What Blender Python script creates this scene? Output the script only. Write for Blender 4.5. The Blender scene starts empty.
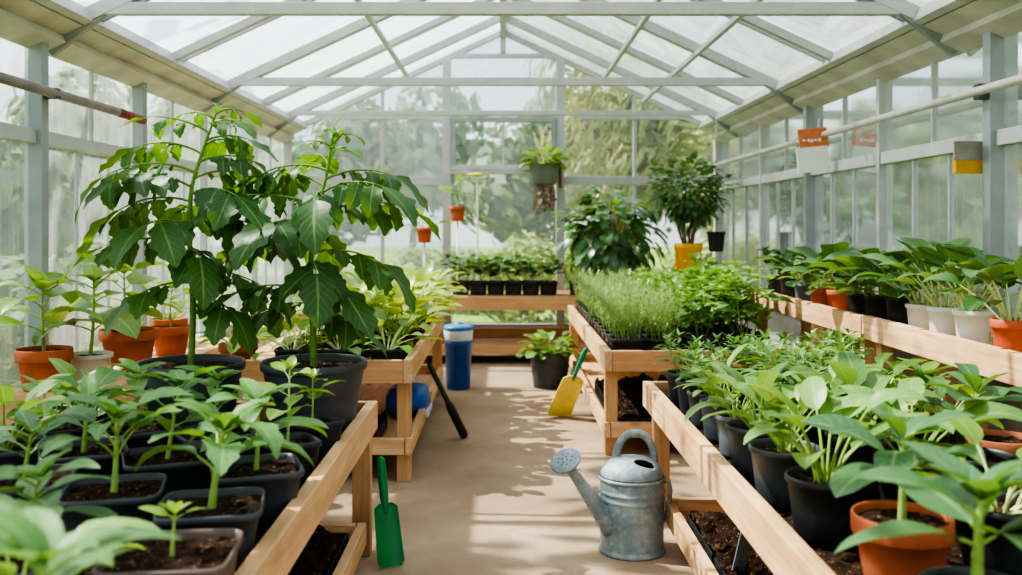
import bpy, bmesh, math, random
from mathutils import Vector, Matrix, Quaternion, noise

scene = bpy.context.scene
COL = scene.collection
PI = math.pi
UP = Vector((0, 0, 1))
H = 1.3                      # eye height
rng = random.Random(7)


def lin(r, g, b):
    def f(c):
        c /= 255.0
        return c / 12.92 if c <= 0.04045 else ((c + 0.055) / 1.055) ** 2.4
    return (f(r), f(g), f(b), 1.0)


# ------------------------------------------------------------------ materials
class NT:
    """small wrapper for writing node trees"""
    def __init__(self, name):
        self.m = bpy.data.materials.new(name)
        self.m.use_nodes = True
        self.t = self.m.node_tree
        self.t.nodes.clear()
        self.out = self.n('ShaderNodeOutputMaterial')

    def n(self, typ, **kw):
        nd = self.t.nodes.new(typ)
        for k, v in kw.items():
            setattr(nd, k, v)
        return nd

    def l(self, a, b):
        self.t.links.new(a, b)

    def val(self, sock, v):
        if hasattr(v, 'links') or isinstance(v, bpy.types.NodeSocket):
            self.l(v, sock)
        else:
            sock.default_value = v

    def math(self, op, a, b=0.0, c=None, clamp=False):
        nd = self.n('ShaderNodeMath', operation=op, use_clamp=clamp)
        self.val(nd.inputs[0], a)
        self.val(nd.inputs[1], b)
        if c is not None:
            self.val(nd.inputs[2], c)
        return nd.outputs[0]

    def mix(self, fac, a, b, blend='MIX'):
        nd = self.n('ShaderNodeMix', data_type='RGBA', blend_type=blend)
        self.val(nd.inputs[0], fac)
        self.val(nd.inputs[6], a)
        self.val(nd.inputs[7], b)
        return nd.outputs[2]

    def coord(self, which='Object', scale=(1, 1, 1), offset=None):
        tc = self.n('ShaderNodeTexCoord')
        mp = self.n('ShaderNodeMapping')
        self.l(tc.outputs[which], mp.inputs[0])
        mp.inputs['Scale'].default_value = scale
        if offset is not None:
            self.l(offset, mp.inputs['Location'])
        return mp.outputs[0]

    def noise(self, vec, scale, detail=4, rough=0.55, dist=0.0):
        nd = self.n('ShaderNodeTexNoise')
        self.l(vec, nd.inputs['Vector'])
        nd.inputs['Scale'].default_value = scale
        nd.inputs['Detail'].default_value = detail
        nd.inputs['Roughness'].default_value = rough
        nd.inputs['Distortion'].default_value = dist
        return nd.outputs[0]

    def ramp(self, fac, stops):
        nd = self.n('ShaderNodeValToRGB')
        self.l(fac, nd.inputs[0])
        els = nd.color_ramp.elements
        while len(els) < len(stops):
            els.new(0.5)
        for e, (p, c) in zip(els, stops):
            e.position = p
            e.color = c if len(c) == 4 else (*c, 1)
        return nd.outputs[0]

    def bsdf(self, color, rough=0.5, metal=0.0, spec=0.5, bump=None, bstr=0.3, bdist=0.01, **kw):
        p = self.n('ShaderNodeBsdfPrincipled')
        self.val(p.inputs['Base Color'], color)
        self.val(p.inputs['Roughness'], rough)
        self.val(p.inputs['Metallic'], metal)
        p.inputs['Specular IOR Level'].default_value = spec
        if bump is not None:
            b = self.n('ShaderNodeBump')
            b.inputs['Strength'].default_value = bstr
            b.inputs['Distance'].default_value = bdist
            self.l(bump, b.inputs['Height'])
            self.l(b.outputs[0], p.inputs['Normal'])
        return p.outputs[0]

    def done(self, shader):
        self.l(shader, self.out.inputs[0])
        return self.m

    def rand(self):
        return self.n('ShaderNodeObjectInfo').outputs['Random']


def g(v):
    return (v, v, v, 1)


def mat_plain(name, col, rough=0.5, metal=0.0, var=0.12, scale=14, spec=0.4, bstr=0.08):
    t = NT(name)
    nz = t.noise(t.coord('Object'), scale, 4)
    dark = tuple(c * (1 - var * 2.2) for c in col[:3]) + (1,)
    lite = tuple(min(1, c * (1 + var * 1.5)) for c in col[:3]) + (1,)
    c = t.ramp(nz, [(0.3, dark), (0.7, lite)])
    return t.done(t.bsdf(c, rough, metal, spec, bump=nz, bstr=bstr, bdist=0.004))


def mat_wood(name, axis, light=(230, 196, 152), dark=(184, 136, 90)):
    t = NT(name)
    off = t.n('ShaderNodeCombineXYZ')
    r = t.math('MULTIPLY', t.rand(), 37.0)
    for i in range(3):
        t.l(r, off.inputs[i])
    sc = [9, 9, 9]
    sc[axis] = 0.55
    v = t.coord('Object', tuple(sc), off.outputs[0])
    grain = t.noise(v, 3.2, 5, 0.62, 1.1)
    fine = t.noise(v, 16, 3, 0.6)
    sc2 = [2.6, 2.6, 2.6]
    sc2[axis] = 1.1
    blot = t.noise(t.coord('Object', tuple(sc2), off.outputs[0]), 2.0, 3)
    c = t.ramp(grain, [(0.28, lin(*dark)), (0.5, lin(*[int(a * .55 + b * .45) for a, b in zip(light, dark)])), (0.68, lin(*light))])
    c = t.mix(t.math('MULTIPLY', fine, 0.25), c, lin(240, 214, 178), 'MIX')
    c = t.mix(t.ramp(blot, [(0.5, g(0)), (0.78, g(0.5))]), c, lin(*[int(x * .8) for x in dark]))
    # knots
    vo = t.n('ShaderNodeTexVoronoi')
    sck = [9, 9, 9]
    sck[axis] = 4.2
    t.l(t.coord('Object', tuple(sck), off.outputs[0]), vo.inputs['Vector'])
    vo.inputs['Scale'].default_value = 0.62
    kn = t.ramp(vo.outputs['Distance'], [(0.06, g(0.9)), (0.15, g(0))])
    c = t.mix(kn, c, lin(88, 54, 30))
    rr = t.math('MULTIPLY_ADD', t.rand(), 0.25, 0.0)
    c = t.mix(rr, c, lin(186, 138, 92))
    return t.done(t.bsdf(c, 0.62, 0, 0.3, bump=grain, bstr=0.18, bdist=0.004))


def mat_leaf(name, dark, light, trans=(150, 190, 40), tfac=0.30, rough=0.36, vein=(190, 215, 140), vfac=0.4, spec=0.6):
    dark = [int(x * .86) for x in dark]
    light = [int(x * .92) for x in light]
    t = NT(name)
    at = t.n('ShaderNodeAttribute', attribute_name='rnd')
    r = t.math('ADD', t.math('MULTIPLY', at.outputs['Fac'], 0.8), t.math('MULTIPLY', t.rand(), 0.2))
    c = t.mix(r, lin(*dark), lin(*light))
    uv = t.n('ShaderNodeUVMap', uv_map='UVMap')
    sp = t.n('ShaderNodeSeparateXYZ')
    t.l(uv.outputs[0], sp.inputs[0])
    au = t.math('ABSOLUTE', t.math('SUBTRACT', sp.outputs[0], 0.5))
    mid = t.math('LESS_THAN', au, 0.035)
    sv = t.math('FRACT', t.math('MULTIPLY', t.math('SUBTRACT', sp.outputs[1], t.math('MULTIPLY', au, 0.55)), 7.0))
    side = t.math('LESS_THAN', sv, 0.13)
    vv = t.math('MAXIMUM', t.math('MULTIPLY', mid, 1.0), t.math('MULTIPLY', side, 0.45))
    c2 = t.mix(t.math('MULTIPLY', vv, vfac), c, lin(*vein))
    nz = t.noise(t.coord('Object'), 30, 2)
    c2 = t.mix(t.math('MULTIPLY', nz, 0.25), c2, lin(*[int(x * .7) for x in dark]))
    bump = t.math('SUBTRACT', nz, t.math('MULTIPLY', vv, 0.8))
    p = t.bsdf(c2, rough, 0, spec, bump=bump, bstr=0.35, bdist=0.004)
    tr = t.n('ShaderNodeBsdfTranslucent')
    t.l(t.mix(0.55, c2, lin(*trans)), tr.inputs[0])
    mx = t.n('ShaderNodeMixShader')
    mx.inputs[0].default_value = tfac
    t.l(p, mx.inputs[1])
    t.l(tr.outputs[0], mx.inputs[2])
    return t.done(mx.outputs[0])


def mat_soil():
    t = NT('soil_mat')
    v = t.coord('Object')
    a = t.noise(v, 38, 5, 0.7)
    b = t.noise(v, 85, 2, 0.6)
    c = t.ramp(a, [(0.3, lin(22, 15, 11)), (0.55, lin(58, 41, 30)), (0.75, lin(116, 88, 66))])
    c = t.mix(t.ramp(b, [(0.62, g(0)), (0.70, g(0.8))]), c, lin(160, 126, 94))
    return t.done(t.bsdf(c, 0.95, 0, 0.15, bump=a, bstr=1.0, bdist=0.02))


def mat_floor():
    t = NT('floor_mat')
    v = t.coord('Object')
    big = t.noise(v, 0.9, 5, 0.6)
    mid = t.noise(v, 5.0, 5, 0.65, 0.4)
    fine = t.noise(v, 70, 3, 0.6)
    c = t.ramp(big, [(0.32, lin(136, 114, 92)), (0.55, lin(164, 142, 118)), (0.72, lin(184, 164, 140))])
    c = t.mix(t.ramp(mid, [(0.5, g(0)), (0.72, g(0.55))]), c, lin(146, 118, 90))
    c = t.mix(t.ramp(fine, [(0.60, g(0)), (0.75, g(0.35))]), c, lin(120, 96, 74))
    crumb = t.noise(v, 24, 3, 0.7)
    c = t.mix(t.ramp(crumb, [(0.70, g(0)), (0.76, g(0.7))]), c, lin(84, 62, 44))
    return t.done(t.bsdf(c, 0.85, 0, 0.25, bump=mid, bstr=0.12, bdist=0.01))


def mat_glass(name, haze, tint=(240, 246, 244), axis='z', white=(236, 242, 244), gloss=0.10, streak=1.0, sc=(14, 14, 0.8)):
    t = NT(name)
    v = t.coord('Object', sc)
    a = t.noise(v, 1.6, 4, 0.6)
    b = t.noise(t.coord('Object', (1, 1, 1)), 1.3, 4, 0.6)
    f = t.math('MULTIPLY', t.math('ADD', t.math('MULTIPLY', a, streak), t.math('MULTIPLY', b, 2 - streak)), haze, clamp=True)
    trn = t.n('ShaderNodeBsdfTransparent')
    trn.inputs[0].default_value = lin(*tint)
    gl = t.n('ShaderNodeBsdfGlossy')
    gl.inputs['Roughness'].default_value = 0.06
    gl.inputs[0].default_value = g(0.9)
    lw = t.n('ShaderNodeLayerWeight')
    lw.inputs[0].default_value = 0.35
    m1 = t.n('ShaderNodeMixShader')
    t.l(t.math('MULTIPLY_ADD', lw.outputs['Fresnel'], 0.75, gloss - 0.06), m1.inputs[0])
    t.l(trn.outputs[0], m1.inputs[1])
    t.l(gl.outputs[0], m1.inputs[2])
    tl = t.n('ShaderNodeBsdfTranslucent')
    tl.inputs[0].default_value = lin(*white)
    df = t.n('ShaderNodeBsdfDiffuse')
    df.inputs[0].default_value = lin(*white)
    m2 = t.n('ShaderNodeMixShader')
    m2.inputs[0].default_value = 0.35
    t.l(tl.outputs[0], m2.inputs[1])
    t.l(df.outputs[0], m2.inputs[2])
    m3 = t.n('ShaderNodeMixShader')
    t.l(f, m3.inputs[0])
    t.l(m1.outputs[0], m3.inputs[1])
    t.l(m2.outputs[0], m3.inputs[2])
    return t.done(m3.outputs[0])


def mat_zinc():
    t = NT('zinc_mat')
    v = t.coord('Object')
    a = t.noise(v, 9, 4, 0.6, 0.6)
    b = t.noise(v, 45, 2, 0.5)
    c = t.ramp(a, [(0.3, lin(112, 128, 134)), (0.55, lin(138, 154, 158)), (0.75, lin(166, 180, 182))])
    c = t.mix(t.ramp(b, [(0.5, g(0)), (0.8, g(0.4))]), c, lin(204, 214, 214))
    rgh = t.math('MULTIPLY_ADD', a, 0.3, 0.38)
    return t.done(t.bsdf(c, rgh, 0.2, 0.5, bump=b, bstr=0.05, bdist=0.002))


def mat_grass():
    t = NT('grass_mat')
    v = t.coord('Object')
    a = t.noise(v, 0.35, 5, 0.6)
    b = t.noise(v, 9, 4, 0.7)
    c = t.ramp(a, [(0.3, lin(96, 122, 54)), (0.55, lin(128, 150, 76)), (0.75, lin(156, 170, 100))])
    c = t.mix(t.math('MULTIPLY', b, 0.5), c, lin(104, 132, 70))
    return t.done(t.bsdf(c, 0.9, 0, 0.1, bump=b, bstr=0.6, bdist=0.03))


def mat_bark(name, col):
    return mat_plain(name, lin(*col), 0.85, 0, 0.25, 18, 0.2, 0.5)


M = {}
M['wood_x'] = mat_wood('pine_across', 0)
M['wood_y'] = mat_wood('pine_lengthwise', 1)
M['wood_z'] = mat_wood('pine_upright', 2)
M['shaded_x'] = mat_wood('shaded_pine_across', 0, (206, 160, 112), (168, 118, 74))  # darker copy of the pine, shade of end rails and back table painted in
M['shaded_z'] = mat_wood('shaded_pine_upright', 2, (206, 164, 118), (172, 124, 82))  # same pine for the legs, their shade put into the colour
M['soil'] = mat_soil()
M['floor'] = mat_floor()
M['lawn'] = mat_grass()
M['frame'] = mat_plain('white_aluminium', lin(180, 182, 180), 0.42, 0.0, 0.05, 6)
M['frame_grey'] = mat_plain('grey_aluminium', lin(150, 156, 158), 0.42, 0.25, 0.06, 6)
M['frame_beige'] = mat_plain('weathered_gutter', lin(194, 191, 180), 0.55, 0.0, 0.10, 5)
M['pipe'] = mat_plain('painted_pipe', lin(200, 196, 188), 0.4, 0.1, 0.06, 8)
M['pipe_dark'] = mat_plain('worn_pipe', lin(140, 134, 128), 0.5, 0.1, 0.12, 8)
M['rust'] = mat_plain('rusty_red', lin(140, 74, 62), 0.6, 0, 0.15, 30)
M['glass_left'] = mat_glass('frosted_pane_left', 0.27, tint=(226, 232, 232), white=(214, 220, 222))
M['glass_right'] = mat_glass('streaked_pane_right', 0.20, tint=(206, 218, 218), gloss=0.15, white=(210,216,218))
M['glass_low'] = mat_glass('ribbed_pane', 0.26, tint=(206, 216, 214), white=(206,212,210), sc=(30, 30, 0.5), streak=1.5)
M['glass_back'] = mat_glass('clear_pane_back', 0.06, streak=0.8)
M['glass_gable'] = mat_glass('hazy_pane_back', 0.24, tint=(216, 228, 234), white=(214,220,224))
M['glass_roof'] = mat_glass('milky_roof_pane', 0.30, tint=(240, 246, 250), sc=(0.8, 10, 3), gloss=0.06)
M['kick'] = mat_plain('grey_kick_panel', lin(168, 168, 160), 0.7, 0, 0.10, 4)
M['terra'] = mat_plain('terracotta', lin(178, 98, 66), 0.8, 0, 0.10, 10, 0.2, 0.1)
M['terra_dull'] = mat_plain('aged_terracotta', lin(166, 104, 76), 0.85, 0, 0.14, 9, 0.2, 0.1)
M['orange_plastic'] = mat_plain('orange_plastic', lin(182, 92, 60), 0.5, 0, 0.06, 6)
M['black'] = mat_plain('black_plastic', lin(44, 46, 48), 0.45, 0, 0.14, 9, 0.45)
M['charcoal'] = mat_plain('charcoal_plastic', lin(70, 74, 78), 0.45, 0, 0.10, 8, 0.45)
M['grey_plastic'] = mat_plain('grey_plastic', lin(108, 114, 118), 0.5, 0, 0.08, 8)
M['brown_plastic'] = mat_plain('brown_plastic', lin(98, 82, 76), 0.5, 0, 0.10, 8)
M['white_plastic'] = mat_plain('white_plastic', lin(220, 220, 214), 0.45, 0, 0.05, 8)
M['beige'] = mat_plain('beige_ceramic', lin(206, 198, 182), 0.55, 0, 0.06, 8)
M['olive_grey'] = mat_plain('grey_green_planter', lin(112, 120, 108), 0.6, 0, 0.08, 8)
M['yellow'] = mat_plain('yellow_planter', lin(240, 178, 36), 0.4, 0, 0.04, 8)
M['yellow_blade'] = mat_plain('yellow_blade', lin(238, 222, 110), 0.45, 0, 0.08, 9)
M['yellow_bar'] = mat_plain('yellow_bar', lin(206, 158, 34), 0.5, 0, 0.08, 9)
M['green_tool'] = mat_plain('green_plastic', lin(26, 126, 66), 0.4, 0, 0.10, 8)
M['teal'] = mat_plain('teal_handle', lin(40, 138, 112), 0.4, 0, 0.06, 8)
M['dark_green'] = mat_plain('dark_green_shaft', lin(38, 74, 54), 0.4, 0, 0.08, 8)
M['blue'] = mat_plain('blue_plastic', lin(30, 88, 168), 0.4, 0, 0.06, 6)
M['blue_lid'] = mat_plain('pale_blue_lid', lin(70, 124, 176), 0.35, 0, 0.08, 6)
M['pale_blue'] = mat_plain('pale_band', lin(206, 214, 220), 0.45, 0, 0.05, 6)
M['zinc'] = mat_zinc()
M['hollow_shade'] = mat_plain('hollow_shade', lin(24, 26, 26), 0.8, 0, 0.05, 6)  # near-black paint for the shade in the can and its rose holes
M['white_card'] = mat_plain('white_card', lin(240, 240, 236), 0.5, 0, 0.03, 6)
M['orange_card'] = mat_plain('orange_card', lin(224, 130, 92), 0.5, 0, 0.08, 30)
M['grey_card'] = mat_plain('grey_card', lin(150, 146, 138), 0.5, 0, 0.10, 10)
M['wire'] = mat_plain('thin_wire', lin(190, 194, 196), 0.4, 0.4, 0.05, 8)
M['pole'] = mat_plain('pale_pole', lin(222, 224, 206), 0.5, 0, 0.05, 8)
M['steel'] = mat_plain('dull_steel', lin(170, 178, 182), 0.35, 0.6, 0.06, 8)
M['stem'] = mat_plain('green_stem', lin(142, 172, 84), 0.5, 0, 0.10, 30, 0.35)
M['stem_pale'] = mat_plain('pale_stem', lin(196, 208, 140), 0.5, 0, 0.08, 30, 0.35)
M['stem_tom'] = mat_plain('tomato_stem', lin(112, 146, 66), 0.55, 0, 0.12, 30, 0.3)
M['stem_wood'] = mat_bark('woody_stem', (140, 112, 84))
M['bark'] = mat_bark('tree_bark', (122, 108, 92))
M['roots'] = mat_plain('dry_roots', lin(150, 128, 112), 0.9, 0, 0.25, 40)
M['leaf_pepper'] = mat_leaf('leaf_pepper', (58, 112, 62), (122, 176, 92), vfac=0.35)
M['leaf_tomato'] = mat_leaf('leaf_tomato', (36, 84, 40), (86, 142, 58), trans=(160, 205, 40), tfac=0.34, vfac=0.3, rough=0.45, spec=.45)
M['leaf_broad'] = mat_leaf('leaf_broad', (86, 138, 66), (150, 194, 104), trans=(180, 214, 70), vfac=0.4)
M['leaf_dark'] = mat_leaf('leaf_dark', (44, 92, 58), (98, 148, 92), vfac=0.35, rough=0.36)
M['leaf_hosta'] = mat_leaf('leaf_hosta', (56, 106, 62), (126, 172, 104), vfac=0.25, rough=0.36)
M['leaf_sage'] = mat_leaf('leaf_sage', (78, 132, 66), (136, 184, 108), vfac=0.3)
M['leaf_basil'] = mat_leaf('leaf_basil', (84, 136, 64), (150, 192, 100), vfac=0.3)
M['leaf_lime'] = mat_leaf('leaf_lime', (132, 172, 56), (188, 212, 92), trans=(215, 225, 60), vfac=0.3)
M['leaf_bright'] = mat_leaf('leaf_bright', (70, 128, 48), (150, 192, 72), trans=(190, 216, 50), vfac=0.35)
M['leaf_herb'] = mat_leaf('leaf_herb', (116, 158, 84), (184, 212, 134), trans=(190, 216, 100), vfac=0.0)
M['leaf_ficus'] = mat_leaf('leaf_ficus', (52, 104, 60), (134, 180, 124), rough=0.26, vfac=0.3)
M['leaf_topiary'] = mat_leaf('leaf_topiary', (44, 92, 46), (104, 154, 84), rough=0.28, vfac=0.2)
M['leaf_tree'] = mat_leaf('leaf_tree', (88, 110, 88), (150, 166, 132), rough=0.6, vfac=0.0, spec=0.2)
M['leaf_tree_pale'] = mat_leaf('leaf_tree_pale', (122, 134, 78), (190, 190, 126), trans=(220, 220, 120), rough=0.6, vfac=0.0, spec=0.2)
M['leaf_bush'] = mat_leaf('leaf_bush', (100, 124, 56), (164, 178, 92), trans=(170, 190, 80), rough=0.6, vfac=0.0, spec=0.1)
M['leaf_tree_far'] = mat_leaf('leaf_tree_far', (120, 142, 128), (166, 182, 164), rough=0.7, vfac=0.0, spec=0.1)  # greens paled so the colour carries the distance haze


# ------------------------------------------------------------------ mesh building
class MB:
    def __init__(self):
        self.v, self.f, self.uv, self.r = [], [], [], []

    def add(self, verts, faces, uvs=None, r=0.5):
        o = len(self.v)
        self.v.extend([tuple(p) for p in verts])
        for k, fc in enumerate(faces):
            self.f.append(tuple(i + o for i in fc))
            self.uv.append([uvs[i] for i in fc] if uvs else [(0.25, 0.5)] * len(fc))
            self.r.append(r)

    def mesh(self, name, mat, smooth=True):
        me = bpy.data.meshes.new(name)
        me.from_pydata(self.v, [], self.f)
        ul = me.uv_layers.new(name='UVMap')
        flat = [c for f in self.uv for p in f for c in p]
        ul.data.foreach_set('uv', flat)
        a = me.attributes.new('rnd', 'FLOAT', 'FACE')
        a.data.foreach_set('value', self.r)
        if smooth:
            me.polygons.foreach_set('use_smooth', [True] * len(me.polygons))
        me.materials.append(mat)
        me.update()
        return me

    # ---- shapes
    def tube(self, pts, radii, n=6, cap=True, r=0.5):
        pts = [Vector(p) for p in pts]
        if not hasattr(radii, '__len__'):
            radii = [radii] * len(pts)
        vs, fs = [], []
        t = (pts[1] - pts[0]).normalized()
        a = t.orthogonal().normalized()
        for i, p in enumerate(pts):
            if 0 < i < len(pts) - 1:
                t = (pts[i + 1] - pts[i - 1]).normalized()
            elif i:
                t = (pts[i] - pts[i - 1]).normalized()
            a = (a - t * a.dot(t)).normalized()
            b = t.cross(a)
            for k in range(n):
                q = 2 * PI * k / n
                vs.append(p + (a * math.cos(q) + b * math.sin(q)) * radii[i])
        for i in range(len(pts) - 1):
            for k in range(n):
                k2 = (k + 1) % n
                fs.append((i * n + k, i * n + k2, (i + 1) * n + k2, (i + 1) * n + k))
        if cap:
            fs.append(tuple(range(n))[::-1])
            fs.append(tuple((len(pts) - 1) * n + k for k in range(n)))
        self.add(vs, fs, None, r)

    def lathe(self, prof, n=32, center=(0, 0, 0), sq=None, capb=False, capt=False, mtx=None):
        c = Vector(center)
        vs, fs = [], []
        for (r, z) in prof:
            for k in range(n):
                q = 2 * PI * (k + 0.5) / n
                cs, sn = math.cos(q), math.sin(q)
                rr = r if not sq else r / (abs(cs) ** sq + abs(sn) ** sq) ** (1 / sq)
                p = Vector((rr * cs, rr * sn, z))
                if mtx is not None:
                    p = mtx @ p
                vs.append(p + c)
        for i in range(len(prof) - 1):
            for k in range(n):
                k2 = (k + 1) % n
                fs.append((i * n + k, i * n + k2, (i + 1) * n + k2, (i + 1) * n + k))
        if capb:
            fs.append(tuple(range(n))[::-1])
        if capt:
            fs.append(tuple((len(prof) - 1) * n + k for k in range(n)))
        self.add(vs, fs)

    def box(self, c, s, mtx=None):
        c = Vector(c)
        hx, hy, hz = [x / 2 for x in s]
        vs = [Vector((x, y, z)) for x in (-hx, hx) for y in (-hy, hy) for z in (-hz, hz)]
        if mtx is not None:
            vs = [mtx @ p for p in vs]
        vs = [p + c for p in vs]
        self.add(vs, [(0, 1, 3, 2), (4, 6, 7, 5), (0, 4, 5, 1), (2, 3, 7, 6), (0, 2, 6, 4), (1, 5, 7, 3)])

    def leaf(self, p, d, n, L, W, shape='ovate', N=7, fold=0.18, curl=0.7, wave=0.0, r=0.5, sweep=0.0):
        p = Vector(p)
        d = Vector(d).normalized()
        n = Vector(n)
        n = n - d * n.dot(d)
        if n.length < 1e-4:
            n = d.orthogonal()
        n.normalize()
        s = d.cross(n)
        vs, uvs, fs = [], [], []
        step = L / N
        cur = p.copy()
        us = (-1, -0.5, 0, 0.5, 1)
        for i in range(N + 1):
            t = i / N
            a = curl * t
            dd = d * math.cos(a) - n * math.sin(a)
            nn = n * math.cos(a) + d * math.sin(a)
            w = W * 0.5 * SH[shape](t)
            for u in us:
                off = s * (u * w) + nn * (fold * abs(u) * w + (wave * w * math.sin(t * 9 + u * 2.3 + r * 20) if abs(u) > .6 else 0)) + dd * (sweep * abs(u) * w)
                vs.append(cur + off)
                uvs.append(((u + 1) / 2, t))
            cur = cur + dd * step
        for i in range(N):
            for k in range(4):
                a0 = i * 5 + k
                fs.append((a0, a0 + 1, a0 + 6, a0 + 5))
        self.add(vs, fs, uvs, r)


def _beta(a, b):
    m = a / (a + b)
    mx = m ** a * (1 - m) ** b
    return lambda t: (max(t, 0.004) ** a * max(1 - t, 0.0004) ** b) / mx


_ov, _la, _ro, _ob = _beta(.55, .85), _beta(.8, 1.0), _beta(.5, .48), _beta(.9, .6)
SH = {'ovate': _ov, 'lance': _la, 'round': _ro, 'obov': _ob,
      'lobed': lambda t: _beta(.5, .85)(t) * (0.88 + 0.13 * math.cos(2 * PI * 3.6 * t + 2.6)) if t < .93 else _beta(.5, .85)(t)}


def link(name, me, parent=None, loc=(0, 0, 0), rot=(0, 0, 0), scale=None, label=None):
    o = bpy.data.objects.new(name, me)
    COL.objects.link(o)
    o.parent = parent
    o.location = loc
    o.rotation_euler = rot
    if scale is not None:
        o.scale = (scale, scale, scale)
    if label:
        o['label'] = label
    return o


def thing(name, label, cat, loc=(0, 0, 0), rotz=0.0, group=None):
    o = bpy.data.objects.new(name, None)
    o.empty_display_size = 0.1
    COL.objects.link(o)
    o.location = loc
    o.rotation_euler = (0, 0, rotz)
    o['label'] = label
    o['category'] = cat
    if group:
        o['group'] = group
    return o


def tag(o, label, cat, group=None):
    o['label'] = label
    o['category'] = cat
    if group:
        o['group'] = group
    return o


def struct(o):
    o['kind'] = 'structure'
    return o


def board(name, c, s, mat, parent=None, rot=(0, 0, 0), bevel=0.004):
    """bevelled board, its origin at its centre"""
    bm = bmesh.new()
    bmesh.ops.create_cube(bm, size=1.0)
    bmesh.ops.scale(bm, vec=s, verts=bm.verts)
    if bevel:
        bmesh.ops.bevel(bm, geom=list(bm.edges), offset=min(bevel, min(s) * .3), segments=2, affect='EDGES', profile=0.6)
    me = bpy.data.meshes.new(name)
    bm.to_mesh(me)
    bm.free()
    me.materials.append(mat)
    return link(name, me, parent, c, rot)


def bar(name, a, b, w, h, mat, parent=None, bevel=0.003):
    """rectangular bar from a to b, w across, h deep (upright)"""
    a, b = Vector(a), Vector(b)
    d = b - a
    q = d.to_track_quat('Y', 'Z')
    o = board(name, (a + b) / 2, (w, d.length, h), mat, parent, q.to_euler(), bevel)
    return o


def tubeobj(name, pts, r, mat, parent=None, n=10):
    mb = MB()
    mb.tube(pts, r, n)
    return link(name, mb.mesh(name, mat), parent)


# ------------------------------------------------------------------ plants
def grow(p0, d0, L, bend, n=6, target=Vector((0, 0, -1))):
    """curve that starts along d0 and bends toward target by angle bend"""
    p, d = Vector(p0), Vector(d0).normalized()
    pts = [p.copy()]
    ax = d.cross(target)
    if ax.length < 1e-4:
        ax = d.orthogonal()
    ax.normalize()
    for i in range(n):
        d = Quaternion(ax, bend / n) @ d
        p = p + d * (L / n)
        pts.append(p.copy())
    return pts, d


def sph(az, el):
    return Vector((math.cos(az) * math.cos(el), math.sin(az) * math.cos(el), math.sin(el)))


def pl_rosette(seed, n, pet, leafL, leafW, shape='ovate', el=(0.5, 1.35), bend=0.7, curl=0.7, rs=0.0035, spread=0.02, wave=0.08):
    R = random.Random(seed)
    lf, st = MB(), MB()
    for i in range(n):
        k = i / max(1, n - 1)
        az = i * 2.399 + R.uniform(-.35, .35)
        e = el[1] + (el[0] - el[1]) * k + R.uniform(-.1, .1)
        base = Vector((math.cos(az), math.sin(az), 0)) * spread * R.uniform(.3, 1)
        L = pet * R.uniform(.75, 1.2) * (1.1 - .25 * k)
        pts, d = grow(base, sph(az, e), L, bend * R.uniform(.6, 1.2), 5)
        st.tube(pts, [rs * (1.2 - .5 * j / 5) for j in range(6)], 5, False)
        q = R.uniform(.75, 1.15)
        dd = (d + Vector((math.cos(az), math.sin(az), 0)) * .25).normalized()
        nn = UP + Vector((R.uniform(-.35, .35), R.uniform(-.35, .35), 0)) - Vector((math.cos(az), math.sin(az), 0)) * .3
        lf.leaf(pts[-1], dd, nn, leafL * q, leafW * q, shape, 8, R.uniform(.1, .3), curl * R.uniform(.5, 1.4), wave, R.random())
    return lf, st


def pl_upright(seed, h, nodes, leafL, leafW, shape='ovate', pet=0.04, r0=0.006, curl=0.7, stems=1, lean=0.12, start=0.3, spread=0.02, top=4, N=7, per=2, wave=0.06, el=0.45):
    R = random.Random(seed)
    lf, st = MB(), MB()
    for s in range(stems):
        a0 = s * 2 * PI / max(stems, 1) + R.uniform(0, 1.5)
        base = Vector((math.cos(a0), math.sin(a0), 0)) * (spread if stems > 1 else 0)
        d0 = (UP + Vector((math.cos(a0), math.sin(a0), 0)) * lean * R.uniform(.6, 1.6)).normalized()
        hh = h * R.uniform(.85, 1.1)
        pts, dl = grow(base, d0, hh, R.uniform(-.25, .15), 8)
        st.tube(pts, [r0 * (1 - .55 * j / 8) for j in range(9)], 6, False)
        for i in range(nodes):
            k = start + (1 - start) * (i + .5) / nodes
            x = k * 8
            j = min(7, int(x))
            p = pts[j].lerp(pts[j + 1], x - j)
            for m in range(per):
                az = a0 + i * 1.9 + m * 2 * PI / per + R.uniform(-.4, .4)
                e = el + .35 * k + R.uniform(-.2, .2)
                L = pet * R.uniform(.7, 1.3)
                pp, d = grow(p, sph(az, e), L, .35, 3)
                st.tube(pp, [r0 * .45, r0 * .4, r0 * .36, r0 * .3], 4, False)
                q = R.uniform(.75, 1.15) * (1 - .35 * max(0, k - .6) / .4)
                hd = Vector((math.cos(az), math.sin(az), 0))
                lf.leaf(pp[-1], d + hd * .2, UP - hd * .4 + Vector((R.uniform(-.3, .3), R.uniform(-.3, .3), 0)), leafL * q, leafW * q, shape, N, R.uniform(.1, .3), curl * R.uniform(.5, 1.5), wave, R.random() * .75 + .25 * k)
        for m in range(top):
            az = a0 + m * 2 * PI / max(1, top) + R.uniform(-.3, .3)
            q = R.uniform(.4, .65)
            lf.leaf(pts[-1], sph(az, R.uniform(.5, 1.1)), UP - sph(az, 0) * .6, leafL * q, leafW * q, shape, N, .3, curl * .7, 0, .75 + .25 * R.random())
    return lf, st


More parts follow.
